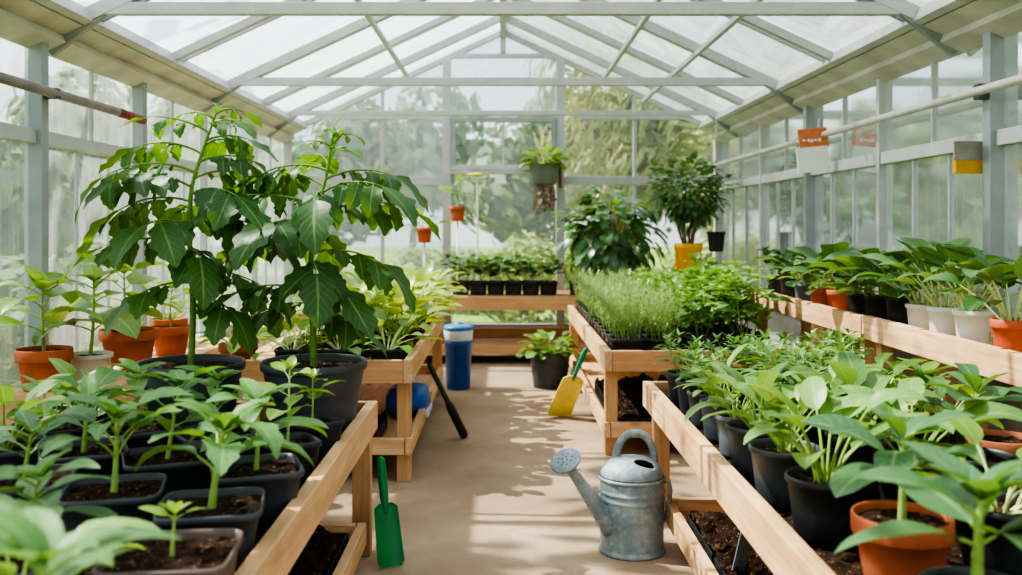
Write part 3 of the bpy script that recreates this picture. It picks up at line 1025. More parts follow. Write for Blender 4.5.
# ------------------------------------------------------------------ wall shelf at right
WS = [
    (3.36, 'terracotta_small', 'hosta', 1.0, 'long-stalked plant in orange terracotta pot at the near end of wall shelf', 1.08),
    (3.64, 'white_small', 'hosta', 1.0, 'long-stalked plant in white pot nearest the orange terracotta pot on wall shelf', 1.05),
    (3.88, 'white_small', 'hosta', 1.05, 'long-stalked plant in the middle one of three white pots', 1.0),
    (4.09, 'white_small', 'hosta', 1.0, 'long-stalked plant in the white pot next to the black pots', .95),
    (4.29, 'black_small', 'hosta_dark', 1.05, 'round-leaved plant in black pot next to the white pots on wall shelf', 1.05),
    (4.55, 'black_small', 'hosta_dark', 1.0, 'round-leaved plant in the middle one of three black pots on wall shelf', 1.0),
    (4.80, 'black_small', 'hosta_dark', 1.0, 'round-leaved plant in black pot next to orange pots on wall shelf', .95),
    (5.09, 'terracotta_small', 'hosta_dark', 1.1, 'dark-leaved plant in orange pot right after the black pots on wall shelf', 1.0),
    (5.38, 'terracotta_small', 'hosta', .85, 'plant in orange pot next to the grey pot on wall shelf', .95),
    (5.67, 'grey_round', 'hosta_dark', .9, 'dark-leaved plant in grey pot on wall shelf', .9),
    (5.95, 'black_small', 'dwarf', 1.0, 'small bushy plant in black pot behind the grey pot on wall shelf', 1.0),
    (6.24, 'black_small', 'dwarf', 1.0, 'small bushy plant in black pot at the far end of wall shelf', 1.0),
]
for i, (y, pot, kind, sc, look, ps) in enumerate(WS):
    potted('potted_plant', pot, kind, (1.80, y, .836 if y < 4.38 else .831), look, 'potted plant', sc=sc * 1.08, psc=ps * .94, group='pots on the right wall shelf', var=i)

# ------------------------------------------------------------------ far right bench: herbs and leafy plants
ZB = .60 - .115 + .026
ROWS = [5.44 + .232 * k for k in range(12)]
for k, y in enumerate(ROWS):
    for c, x in enumerate((.705, .915)):
        o = 'nearest' if k == 0 else ORD[k]
        potted('potted_herb', 'herb_square', 'herb', (x, y, ZB + .012), 'feathery herb in black square pot, %s row, %s' % (o, ['beside the aisle rail', 'one in from the aisle']["01".index(str(c))]), 'herb', rz=0, sc=.9 + .14 * rng.random(), group='feathery herbs on the far right bench')
    for c, x in enumerate((1.14, 1.40)):
        o = 'nearest' if k == 0 else ORD[k]
        potted('potted_basil', 'herb_square', 'basil', (x, y, ZB + .012), 'leafy basil-like plant behind the feathery herbs, %s row, %s' % (o, ['left of two', 'right of two'][c]), 'potted plant', rz=0, sc=(.76 if c == 0 or k > 5 else .98 + .03 * k) + .1 * rng.random(), psc=1.1, group='leafy plants on the far right bench')

# ------------------------------------------------------------------ far left bench
ZF = .625 - .115 + .026
k = 0
for j, y in enumerate((4.92, 5.22, 5.54, 5.86, 6.20, 6.54, 6.90, 7.18)):
    o = 'nearest' if j == 0 else ORD[j]
    potted('potted_plant', 'black_square_small', 'lime' if j else 'greens', (-.60, y, ZF), ['pale bushy plant in black pot at the rail corner of far left bench', 'yellow-green plant along the far left rail, %s from the near end' % o][1 if j else 0], 'potted plant', rz=0, sc=(1.0 if j else 1.15) + .1 * rng.random(), group='yellow-green plants on the far left bench', var=j)
    if j < 7:
        potted('potted_plant', 'black_square_small', ['greens', 'lime', 'lime'][j % 3], (-.845, y, ZF), 'leafy plant in black pot, one in from far left rail, %s row' % o, 'potted plant', rz=0, sc=1.1, group='inner plants on the far left bench', var=j + 1)
    if j < 5:
        potted('potted_plant', 'black_square_small', 'greens', (-1.09, y, ZF), 'leafy plant in black pot, two in from far left rail, %s row' % o, 'potted plant', rz=0, sc=1.05, group='inner plants on the far left bench', var=j + 2)
potted('potted_plant', 'terracotta_mid', 'greens', (-1.38, 4.95, ZF), 'leafy plant in dull terracotta pot, right behind the left tomato tub', 'potted plant', sc=1.1)

# ------------------------------------------------------------------ pots by the left wall
LS = [
    (-2.0, 4.08, 'terracotta', 'balcony', 1.15, 1.1, 'bright-leaved plant in terracotta pot at left edge, leftmost on the stand', 0),
    (-1.90, 4.30, 'beige_pot', 'balcony', 1.3, 1.0, 'tall thin-stemmed plant in beige pot between two terracotta pots', 1),
    (-1.85, 4.62, 'terracotta_big', 'balcony', 1.05, 1.0, 'bright-leaved plant in large terracotta pot right of the beige pot', 2),
    (-1.83, 5.15, 'terracotta', 'balcony', .8, 1.0, 'plant in terracotta pot seen behind the left tomato stem', 3),
    (-1.98, 5.55, 'terracotta', 'greens', 1.2, 1.0, 'leafy plant in terracotta pot at the far end of the left stand', 1),
]
for (x, y, pot, kind, sc, ps, look, v) in LS:
    potted('potted_plant', pot, kind, (x + .03, y, .595), look, 'potted plant', sc=sc, psc=ps, group='pots on the left stand', var=v)

# ------------------------------------------------------------------ back table plants
for k in range(6):
    x = -.40 + .166 * k
    potted('potted_seedling', 'bench_black', 'bench_seedling', (x, 9.02, .64), 'small bushy seedling in black pot on back table, %s from left' % ORD[k], 'seedling', rz=0, sc=1.42, psc=1.18, group='seedlings on the back table', var=k)

r = potted('potted_cactus', 'cactus_pot', None, (.70, 8.98, .64), 'small black pot with yellow-green spikes right of the back table seedlings', 'potted plant')
mb = MB()
for k in range(7):
    az = k * 2.4
    mb.leaf((0, 0, .11), sph(az, 1.25), -sph(az, 0), .15 + .05 * (k % 3), .02, 'lance', 6, .3, .2, 0, .6)
link('foliage', mb.mesh('foliage', M['leaf_lime']), r)

r = thing('rubber_plant', 'dense broad-leaved shrub in black pot at right of the back table', 'potted plant', (1.02, 9.08, .64))
me, so, zs, _ = POT['ficus_pot']
link('pot', me, r)
link('soil', so, r)
lf, st = pl_shrub(3, .84, .44, 7, 330, .19, .105, 'ovate', 1.0, .02)
link('stem', st.mesh('stem', M['stem_wood']), r, (0, 0, zs))
link('foliage', lf.mesh('foliage', M['leaf_ficus']), r, (0, 0, zs - .06))

r = thing('topiary_tree', 'bushy round-headed small tree in tall yellow planter by the back corner', 'potted tree', (1.70, 8.72, 0.0))
me, so, zs, _ = POT['yellow_tall']
R2 = random.Random(4)
mbp = MB()
mbp.lathe([(.001, .004), (.08, 0), (.084, .01), (.112, 1.08), (.119, 1.085), (.119, 1.13), (.112, 1.132), (.107, 1.12), (.10, 1.0)], 48, sq=5)
link('pot', mbp.mesh('pot', M['yellow']), r)
sb = MB()
sb.lathe([(.002, 1.10), (.06, 1.098), (.106, 1.095)], 40, sq=5)
link('soil', sb.mesh('soil', M['soil']), r)
st = MB()
for k in range(6):
    az = k * 1.05
    b = sph(az, 0) * .03
    e = sph(az, 0) * .12 + Vector((0, 0, .34))
    st.tube([b, b.lerp(e, .4) + Vector((R2.uniform(-.02, .02), 0, 0)), e, e * 1.4 + Vector((0, 0, .12))], [.014, .011, .008, .004], 6, False)
lf, s2 = pl_shrub(8, .60, .36, 0, 1100, .075, .04, 'ovate', .5, .0)
for v in range(len(lf.v)):
    x, y, z = lf.v[v]
    lf.v[v] = (x, y, z + .23)
link('stem', st.mesh('stem', M['stem_wood']), r, (0, 0, 1.09))
link('foliage', lf.mesh('foliage', M['leaf_topiary']), r, (0, 0, 1.09))

# black pot hung near the right back corner
r = potted('hanging_pot', 'hanging_black', 'twig', (1.93, 8.6, 1.06), 'black pot hanging on wires beside the yellow planter', 'hanging pot', sc=.8)
mb = MB()
for k in range(3):
    az = k * 2.1
    mb.tube([sph(az, 0) * .083 + Vector((0, 0, .175)), Vector((0, 0, .48)), ], .002, 5)
mb.tube([(0, 0, .48), (0, 0, 1.24)], .002, 5)
link('wire', mb.mesh('wire', M['wire']), r)

# grey planter bracketed to the window post
r = potted('wall_planter', 'wall_planter', 'salad', (.41, 9.47, 1.705), 'grey-green planter hung by the back window post, leaves spilling over', 'planter', rz=0, sc=1.25)
mb = MB()
R3 = random.Random(21)
for k in range(14):
    x, y = R3.uniform(-.09, .10), R3.uniform(-.08, .02)
    L = R3.uniform(.10, .27)
    pts, d = grow((x, y, .01), Vector((R3.uniform(-.3, .3), R3.uniform(-.3, .1), -1)), L, .3, 5)
    mb.tube(pts, [.006, .006, .007, .006, .005, .003], 5)
    for q in pts[1:]:
        mb.leaf(q, (R3.uniform(-1, 1), R3.uniform(-1, 1), -.6), (0, -1, .3), .05, .035, 'round', 4, .2, .4, 0, .3)
link('trailing_roots', mb.mesh('roots', M['roots']), r)
board('bracket', (.165, .11, .1), (.03, .08, .26), M['rust'], r)

# two terracotta pots on thin poles, one bare pole with a yellow top
def pole_pot(x, y, ztop, label, var, sc):
    r = thing('pole_planter', label, 'plant on pole', (x, y, .64), 0, 'pale poles on the back table')
    hh = ztop - .64
    mb = MB()
    mb.lathe([(.001, 0), (.05, 0), (.05, .008), (.012, .014), (.009, .03), (.009, hh)], 14, capt=True)
    link('pole', mb.mesh('pole', M['pole']), r)
    me, so, zs, _ = POT['tiny_terracotta']
    link('pot', me, r, (0, 0, hh))
    link('soil', so, r, (0, 0, hh))
    lf, st = VAR['greens' if var == 0 else 'twig'][var]
    link('stem', st, r, (0, 0, hh + zs), scale=sc)
    link('foliage', lf, r, (0, 0, hh + zs), scale=sc)


pole_pot(-.755, 9.12, 1.13, 'lower left terracotta pot with wide leaves on a pale pole', 0, 1.15)
pole_pot(-.44, 9.2, 1.335, 'higher terracotta pot with upright seedling on a pale pole', 1, 1.75)
r = thing('plant_support', 'bare pale pole with flat yellow-green top right of the higher pole pot', 'pole', (-.25, 9.28, .64))
mb = MB()
mb.lathe([(.001, 0), (.05, 0), (.05, .008), (.012, .014), (.010, .03), (.010, 1.14)], 14)
link('pole', mb.mesh('pole', M['pole']), r)
mb = MB()
mb.lathe([(.001, 1.13), (.08, 1.14), (.10, 1.15), (.10, 1.158), (.001, 1.17)], 24)
link('disc', mb.mesh('disc', M['yellow_blade']), r)

# ------------------------------------------------------------------ floor things
potted('floor_planter', 'floor_black', 'floorplant', (.375, 7.62, 0), 'black pot with glossy leaves standing on the floor before the back table', 'potted plant', sc=.86, psc=1.06)

# blue bin with lid
r = thing('lidded_bin', 'tall blue bin with white band and lid at end of the far left bench', 'bin', (-.355, 7.56, 0))
mb = MB()
mb.lathe([(.001, .003), (.085, 0), (.092, .008), (.108, .36), (.111, .362), (.111, .375), (.107, .378), (.107, .39)], 36)
link('body', mb.mesh('body', M['blue']), r)
mb = MB()
mb.lathe([(.109, .385), (.113, .39), (.117, .465), (.113, .47), (.106, .468)], 36)
link('band', mb.mesh('band', M['pale_blue']), r, label='white band below the lid')
mb = MB()
mb.lathe([(.119, .468), (.121, .472), (.121, .492), (.112, .502), (.06, .512), (.03, .516), (.03, .526), (.001, .528)], 36)
link('lid', mb.mesh('lid', M['blue_lid']), r, label='paler blue lid')

# blue sack on the lower shelf of the far left bench
mb = MB()
nu, nv = 20, 12
vs, fs = [], []
for j in range(nv + 1):
    b = -PI / 2 + PI * j / nv
    for i in range(nu):
        a = 2 * PI * i / nu
        c = lambda q, p: math.copysign(abs(q) ** p, q)
        x = .13 * c(math.cos(b), .5) * c(math.cos(a), .55)
        y = .20 * c(math.cos(b), .5) * c(math.sin(a), .55)
        z = .085 + .085 * c(math.sin(b), .6)
        nn = .014 * noise.noise(Vector((x * 14, y * 14, z * 14)))
        vs.append((x + nn, y + nn, max(0, z + nn * .7 * (1 if z > .02 else 0))))
for j in range(nv):
    for i in range(nu):
        i2 = (i + 1) % nu
        fs.append((j * nu + i, j * nu + i2, (j + 1) * nu + i2, (j + 1) * nu + i))
mb.add(vs, fs)
r = thing('plastic_sack', 'blue plastic sack on the lower shelf of the far left bench', 'sack', (-.575, 5.74, .161))
link('bag', mb.mesh('bag', M['blue']), r)
mb = MB()
mb.box((.128, -.02, .03), (.02, .30, .035))
link('seam', mb.mesh('seam', M['pale_blue'], False), r, label='white folded seam')

# ------------------------------------------------------------------ leaning tools
def lean(name, label, cat, foot, head, face=(.35, -1, .3)):
    """empty at the foot whose local Z runs to the head"""
    f, h = Vector(foot), Vector(head)
    o = thing(name, label, cat, foot)
    d = h - f
    z = d.normalized()
    y = Vector(face)
    y = (y - z * y.dot(z)).normalized()
    x = y.cross(z)
    o.rotation_euler = Matrix((x, y, z)).transposed().to_euler()
    return o, d.length


def blade_mesh(w0, w1, L, th, mat, dish=.010, rnd=.09):
    vs, fs = [], []
    N, K = 14, 8
    for side in (0, 1):
        for i in range(N + 1):
            t = i / N
            w = (w0 + (w1 - w0) * t) / 2
            e = 1.0
            if t < rnd:
                e = math.sqrt(max(0, 1 - ((rnd - t) / rnd) ** 2)) * .25 + .75
            if t > 1 - rnd:
                e = min(e, math.sqrt(max(0, 1 - ((t - 1 + rnd) / rnd) ** 2)) * .45 + .55)
            for k in range(K + 1):
                u = k / K * 2 - 1
                vs.append((u * w * e, dish * u * u + (th if side else 0), t * L))
    M1 = (N + 1) * (K + 1)
    for side in (0, 1):
        for i in range(N):
            for k in range(K):
                a = side * M1 + i * (K + 1) + k
                q = (a, a + 1, a + K + 2, a + K + 1)
                fs.append(q if side else q[::-1])
    rim = [(i * (K + 1)) for i in range(N + 1)] + [N * (K + 1) + k for k in range(1, K + 1)] + [i * (K + 1) + K for i in range(N - 1, -1, -1)] + [k for k in range(K - 1, 0, -1)]
    for i in range(len(rim)):
        a, b = rim[i], rim[(i + 1) % len(rim)]
        fs.append((a, b, b + M1, a + M1))
    mb = MB()
    mb.add(vs, fs)
    return mb.mesh('blade', M[mat], False)


o, L = lean('hand_shovel', 'green flat-bladed hand shovel leaning against the near left bench leg', 'shovel', (-.425, 3.60, .004), (-.478, 3.70, .40))
link('blade', blade_mesh(.105, .09, .235, .006, 'green_tool'), o)
mb = MB()
mb.lathe([(.008, .19), (.014, .215), (.015, .24), (.017, .27), (.018, .33), (.0175, L - .02), (.014, L - .006), (.002, L)], 16)
link('handle', mb.mesh('handle', M['green_tool']), o)

o, L = lean('hand_spade', 'yellow-bladed spade with teal handle leaning on the far right bench', 'spade', (.37, 6.45, .006), (.548, 6.22, .50))
link('blade', blade_mesh(.17, .15, .34, .006, 'yellow_blade'), o)
mb = MB()
mb.lathe([(.008, .30), (.014, .33), (.014, .36), (.016, .42), (.018, .5), (.016, L - .02), (.004, L)], 16)
link('handle', mb.mesh('handle', M['teal']), o)

o, L = lean('long_tool', 'dark green tool with thick black grip leaning under the far left bench', 'garden tool', (-.235, 5.80, .012), (-.43, 5.50, .50))
mb = MB()
mb.lathe([(.004, 0), (.024, .004), (.027, .02), (.026, .24), (.021, .27), (.018, .285)], 18)
link('grip', mb.mesh('grip', M['black']), o)
mb = MB()
mb.lathe([(.017, .28), (.016, .32), (.0155, L - .02), (.010, L)], 16)
link('shaft', mb.mesh('shaft', M['dark_green']), o)

# plant tag standing in a compost tray
mb = MB()
mb.add([(-.03, 0, 0), (.03, 0, 0), (.034, .004, .12), (.012, .006, .17), (-.02, .006, .155), (-.03, 0, .0), (.03, .003, 0)], [(0, 1, 2, 3, 4)])
o = link('plant_tag', mb.mesh('plant_tag', M['steel'], False), None, (.745, 3.02, .185), (.15, .15, .6))
sm = o.modifiers.new('thick', 'SOLIDIFY')
sm.thickness = .003
tag(o, 'pointed grey metal tag standing in a compost tray under the right bench', 'tag')

# ------------------------------------------------------------------ watering can
wc = thing('watering_can', 'galvanized grey watering can on the floor at the near right bench', 'watering can', (.515, 3.80, 0))
RB_ = .128
mb = MB()
mb.lathe([(.001, .006), (RB_ - .004, .004), (RB_ + .004, 0), (RB_ + .006, .006), (RB_ + .003, .014), (RB_ - .002, .02), (RB_ - .002, .026), (RB_ - .001, .196), (RB_ - .001, .205), (RB_ + .004, .211), (RB_ + .004, .217), (RB_ - .001, .222), (RB_ - .001, .234), (RB_ + .004, .239), (RB_ + .004, .245), (RB_ - .001, .25), (RB_ - .001, .257), (RB_ - .001, .279), (RB_ - .001, .285), (RB_ + .005, .288), (RB_ + .006, .295), (RB_ + .001, .30)], 64)
link('body', mb.mesh('body', M['zinc']), wc)
# dome with a real filling hole cut through it
mb = MB()
prof = []
for i in range(15):
    a = i / 14 * PI / 2
    prof.append((max(.001, (RB_ - .002) * math.cos(a) ** .8), .298 + .078 * math.sin(a)))
mb.lathe(prof, 64)
dm = mb.mesh('dome', M['zinc'])
dome = link('dome', dm, wc)
mod = dome.modifiers.new('s', 'SOLIDIFY')
mod.thickness = .004
cut = MB()
mtx = Matrix.Rotation(.30, 3, 'X') @ Matrix.Rotation(.12, 3, 'Y')
cut.lathe([(.001, -.06), (.042, -.06), (.042, .09), (.001, .09)], 40, center=(.040, -.058, .345), mtx=mtx @ Matrix.Diagonal((1.0, .62, 1)))
cm = cut.mesh('cut', M['hollow_shade'])
co = bpy.data.objects.new('cut', cm)
COL.objects.link(co)
co.location = wc.location
md = dome.modifiers.new('b', 'BOOLEAN')
md.object = co
md.operation = 'DIFFERENCE'
md.solver = 'EXACT'
bpy.context.view_layer.update()
dg = bpy.context.evaluated_depsgraph_get()
nm = bpy.data.meshes.new_from_object(dome.evaluated_get(dg))
dome.modifiers.clear()
dome.data = nm
bpy.data.objects.remove(co)
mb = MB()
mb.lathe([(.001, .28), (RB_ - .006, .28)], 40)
link('inside', mb.mesh('inside', M['hollow_shade']), wc, label='dark disc painted for the unlit inside, seen through the filling hole')  # flat dark disc across the can stands in for shade
# hoop handle over the top
pts = []
for i in range(25):
    a = PI * i / 24
    pts.append(Vector((.018 - .078 * math.cos(a), .03, .335 + .128 * math.sin(a) ** .8)))
pts = [Vector((-.060, .03, .30))] + pts + [Vector((.098, .03, .30))]
mb = MB()
n = 14
vs, fs = [], []
mb.tube(pts, .0155, n)
link('hoop_handle', mb.mesh('hoop_handle', M['zinc']), wc)
# back strap handle
pts = [Vector((RB_ - .004, .0, .27)), Vector((RB_ + .022, 0, .276)), Vector((RB_ + .028, 0, .24)), Vector((RB_ + .024, 0, .17)), Vector((RB_ - .004, 0, .12))]
mb = MB()
mb.tube(pts, .008, 10)
link('grip_handle', mb.mesh('grip_handle', M['zinc']), wc)
# spout
s0, s1 = Vector((-.085, -.045, .105)), Vector((-.262, -.115, .366))
pts = [s0.lerp(s1, k / 10) for k in range(11)]
mb = MB()
mb.tube(pts, [.046 - .029 * (k / 10) ** .8 for k in range(11)], 20)
link('spout', mb.mesh('spout', M['zinc']), wc)
# rose
ro = thing('x', '', '')
bpy.data.objects.remove(ro)
d = Vector((-.38, -.48, .79)).normalized()
q = d.to_track_quat('Z', 'Y').to_matrix()
mb = MB()
mb.lathe([(.017, -.05), (.022, -.03), (.054, .004), (.061, .010), (.063, .015), (.060, .019), (.001, .024)], 40, center=s1 + d * .015, mtx=q)
rose = link('rose', mb.mesh('rose', M['zinc']), wc)
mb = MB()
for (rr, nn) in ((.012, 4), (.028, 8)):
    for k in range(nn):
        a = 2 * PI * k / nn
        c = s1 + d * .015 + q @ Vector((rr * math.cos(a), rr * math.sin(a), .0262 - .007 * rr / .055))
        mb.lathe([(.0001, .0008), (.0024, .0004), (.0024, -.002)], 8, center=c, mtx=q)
link('holes', mb.mesh('holes', M['hollow_shade']), rose, label='ring of dark dots painted as shaded sprinkler holes')

# ------------------------------------------------------------------ the greenhouse
XW, ZE, ZRG, YB, YF = 2.24, 2.26, 3.30, 9.74, -1.2
SL = (ZRG - ZE) / XW
def roof_z(x):
    return ZRG - SL * abs(x)


def quad(name, pts, mat, parent):
    mb = MB()
    mb.add(pts, [(0, 1, 2, 3)], [(0, 0), (1, 0), (1, 1), (0, 1)])
    return link(name, mb.mesh(name, mat, False), parent)


fl = struct(board('floor', (0, (YF + YB + .1) / 2, -.05), (2 * XW + .1, YB - YF + .2, .1), M['floor'], None, bevel=0))


def root(name, loc=(0, 0, 0)):
    o = bpy.data.objects.new(name, None)
    COL.objects.link(o)
    o.location = loc
    return struct(o)


def side_wall(name, sx, posts, zmid, bold, kick, gl, gl2):
    r = root(name)
    X = sx * XW
    ys = [YF] + posts + [YB]
    for i, y in enumerate(ys):
        w = .085 if i in bold else .055
        m = M['frame_grey'] if i in bold else M['frame']
        board('post', (X - sx * w * .25, y, ZE / 2 + .02), (w, w * .8, ZE - .02), m, r)
    for a, b in zip(ys[:-1], ys[1:]):
        c = (a + b) / 2
        board('mid_rail', (X - sx * .01, c, zmid), (.05, b - a - .06, .07), M['frame'], r)
        board('sill_rail', (X - sx * .01, c, kick + .02), (.06, b - a - .06, .05), M['frame'], r)
        quad('kick_panel', [(X, a, 0), (X, b, 0), (X, b, kick), (X, a, kick)], M['kick'], r)
        quad('lower_pane', [(X, a, kick), (X, b, kick), (X, b, zmid), (X, a, zmid)], gl2, r)
        quad('upper_pane', [(X, a, zmid), (X, b, zmid), (X, b, ZE), (X, a, ZE)], gl, r)
        # slim glazing bars
        board('glazing_bar', (X - sx * .005, c, (zmid + ZE) / 2), (.022, .02, ZE - zmid - .05), M['frame'], r, bevel=.002)
        for k in (.36, .68):
            board('glazing_bar', (X - sx * .005, a + (b - a) * k, (zmid + kick) / 2), (.018, .016, zmid - kick - .07), M['frame'], r, bevel=.002)
    return r


side_wall('wall_left', -1, [.7, 1.95, 3.25, 4.52, 5.78, 7.05, 8.5], 1.72, (4, 5), .45, M['glass_left'], M['glass_left'])
side_wall('wall_right', 1, [.5, 1.75, 3.0, 4.28, 5.58, 6.86, 8.14], 1.69, (4, 6), .62, M['glass_right'], M['glass_low'])

# end wall
wb = root('wall_back')
YBk = YB + .02
for x in (-XW + .03, XW - .03):
    board('corner_post', (x, YB, ZE / 2), (.09, .07, ZE - .04), M['frame'], wb)
for x in (-.575, .585):
    zt = roof_z(x) - .04
    board('post', (x, YB - .02, zt / 2), (.085, .07, zt), M['frame'], wb)
for x in (-1.235, 1.35):
    zt = roof_z(x) - .04
    board('mullion', (x, YB, zt / 2), (.035, .04, zt), M['frame'], wb)
for (xa, xb) in ((-XW + .05, -.62), (.63, XW - .05)):
    board('mid_rail', ((xa + xb) / 2, YB - .01, 1.755), (xb - xa, .05, .085), M['frame'], wb)
    board('sill_rail', ((xa + xb) / 2, YB - .01, .26), (xb - xa, .05, .06), M['frame'], wb)
    board('upper_rail', ((xa + xb) / 2, YB - .01, 2.40), (abs(xb - xa) - .3, .04, .04), M['frame'], wb)
board('transom', (.005, YB - .02, 2.44), (1.07, .05, .055), M['frame'], wb)
board('transom', (.005, YB - .01, 3.03), (1.0, .05, .045), M['frame'], wb)
board('king_post', (.0, YB - .02, 3.17), (.06, .06, .22), M['frame'], wb)
board('sill_rail', (.005, YB - .02, .26), (1.07, .05, .06), M['frame'], wb)
quad('kick_panel', [(-XW, YBk, 0), (XW, YBk, 0), (XW, YBk, .24), (-XW, YBk, .24)], M['kick'], wb)
for (xa, xb) in ((-XW, -1.235), (-1.235, -.575), (.585, 1.35), (1.35, XW)):
    q1, q2 = ('lower_pane', 'upper_pane')
    quad(q1, [(xa, YBk, .24), (xb, YBk, .24), (xb, YBk, 1.755), (xa, YBk, 1.755)], M['glass_back'] if xa > 0 else M['glass_gable'], wb)
    quad(q2, [(xa, YBk, 1.755), (xb, YBk, 1.755), (xb, YBk, roof_z(xb)), (xa, YBk, roof_z(xa))], M['glass_back'] if xa > 0 else M['glass_gable'], wb)
quad('lower_pane', [(-.575, YBk, .24), (.585, YBk, .24), (.585, YBk, 1.86), (-.575, YBk, 1.86)], M['glass_back'], wb)
mb = MB()
mb.add([(-.575, YBk, 2.44), (.585, YBk, 2.44), (.585, YBk, roof_z(.585)), (0, YBk, ZRG), (-.575, YBk, roof_z(.575))], [(0, 1, 2, 3, 4)])
link('gable_pane', mb.mesh('gable_pane', M['glass_gable'], False), wb)
for sx in (-1, 1):
    bar('gable_rafter', (sx * XW, YB, ZE - .01), (0, YB, ZRG - .01), .06, .08, M['frame'], wb)

# awning window in the end wall
w1 = root('window_1', (.005, YB - .05, 1.86))
fr = .05
board('frame_top', (0, 0, .515), (1.07, .06, fr), M['frame_grey'], w1)
board('frame_bottom', (0, 0, .025), (1.07, .06, fr), M['frame'], w1)
for sx in (-1, 1):
    board('frame_side', (sx * .51, 0, .27), (fr, .06, .46), M['frame_grey'], w1)
board('sill', (0, -.03, -.025), (1.10, .12, .03), M['frame'], w1)
board('mullion', (.0, .02, .27), (.018, .02, .46), M['frame'], w1)
quad('pane', [(-.5, .03, .04), (.5, .03, .04), (.5, .03, .5), (-.5, .03, .5)], M['glass_back'], w1)

# roof
ce = root('ceiling')
TR = [-.1, 2.27, 4.64, 7.0, 8.95]
RY = [-1.2, -.1, 1.08, 2.27, 3.45, 4.64, 5.82, 7.0, 7.98, 8.95, YB]
for sx in (-1, 1):
    for y in RY[1:-1]:
        big = y in TR
        w = .055 if big else .045
        bar('rafter', (sx * (XW - .05), y, roof_z(XW - .05) - .035), (0, y, ZRG - .035), w, .07 if big else .05, M['frame'], ce)
        bar('rafter', (sx * (XW - .05), y + .12, roof_z(XW - .05) - .03), (0, y + .12, ZRG - .03), .025, .04, M['frame_grey' if big else 'frame'], ce)
    for a, b in zip(RY[:-1], RY[1:]):
        quad('roof_pane', [(sx * XW, a, ZE), (sx * XW, b, ZE), (0, b, ZRG), (0, a, ZRG)], M['glass_roof'], ce)
    # broad gutter beam under the eaves, in three stepped members
    for (xa, xb, dz, th, m) in ((XW + .03, XW - .10, -.02, .10, 'frame_beige'), (XW - .08, XW - .19, .0, .06, 'frame_beige'), (XW - .19, XW - .235, .005, .075, 'frame')):
        xc = (xa + xb) / 2
        board('gutter_beam', (sx * xc, (YF + YB) / 2, roof_z(xc) + dz - .05), (xa - xb, YB - YF - .06, th), M[m], ce, rot=(0, sx * math.atan(SL), 0))
for x in (-.95, 1.0, 1.42):
    bar('purlin', (x, YF, roof_z(x) - .085), (x, YB - .05, roof_z(x) - .085), .035, .035, M['frame'], ce)
board('ridge_beam', (0, (YF + YB) / 2, ZRG - .04), (.06, YB - YF, .10), M['frame'], ce)
for y in TR:
    board('tie_beam', (0, y, 2.355), (2 * (XW - .17), .05, .06 if y < 8 else .045), M['frame'], ce)
    for sx in (-1, 1):
        bar('bracket', (sx * (XW - .30), y, 2.35), (sx * (XW - .03), y, 2.14), .035, .045, M['frame_grey'], ce)

# long pipes along the side walls
o = tubeobj('water_pipe', [(2.13, YF, 1.90), (2.13, 9.6, 1.90)], .021, M['pipe'])
tag(o, 'long white pipe running along the right wall glass', 'pipe')
r = thing('water_pipe', 'worn grey pipe with reddish end along the left wall glass', 'pipe', (-2.13, 2.2, 1.925))
tubeobj('pipe', [(0, -3.4, 0), (0, 3.05, 0)], .024, M['pipe_dark'], r)
tubeobj('pipe_end', [(0, 3.05, 0), (0, 3.42, -.005)], .0255, M['rust'], r)
for y in (4.52, 1.95):
    board('clip', (-.02, y - 2.2, 0), (.08, .04, .05), M['charcoal'], r)
for y in (4.28, 6.86):
    o = board('pipe_clip', (2.16, y, 1.90), (.06, .05, .07), M['charcoal'], None)
    tag(o, 'dark clip holding the white pipe at the %s post' % ('nearer' if y < 5 else 'farther'), 'clip', 'pipe clips on the right wall')

# signs on the right wall
r = thing('hanging_sign', 'white card with orange top strip hung on the right wall pipe', 'sign', (2.055, 6.30, 1.66), .10)
board('white_card', (0, 0, .075), (.215, .012, .165), M['white_card'], r, rot=(0, -.10, 0), bevel=.002)
board('orange_card', (.004, .008, .215), (.20, .012, .135), M['orange_card'], r, rot=(0, -.10, 0), bevel=.002)
mb = MB()
R4 = random.Random(2)
x = -.06
for k in range(5):
    w = R4.uniform(.012, .024)
    mb.box((x, .0, .20 + R4.uniform(-.004, .006) + .1 * x), (w, .003, R4.uniform(.012, .024)))
    x += w + .008
link('faded_print', mb.mesh('faded_print', M['white_card'], False), r, label='faded pale print on the orange strip')
board('hanger', (.06, .03, .2), (.012, .03, .3), M['frame_grey'], r, bevel=.002)
r = thing('notice_plate', 'grey plate above a yellow bar fixed at the right wall post', 'plate', (2.135, 4.34, 1.535), .08)
board('yellow_bar', (0, 0, .03), (.155, .03, .06), M['yellow_bar'], r, bevel=.003)
board('grey_plate', (.0, .008, .105), (.15, .012, .088), M['grey_card'], r, bevel=.002)

# ------------------------------------------------------------------ outside
o = board('lawn', (0, 15, -.13), (90, 90, .1), M['lawn'], None, bevel=0)
struct(o)


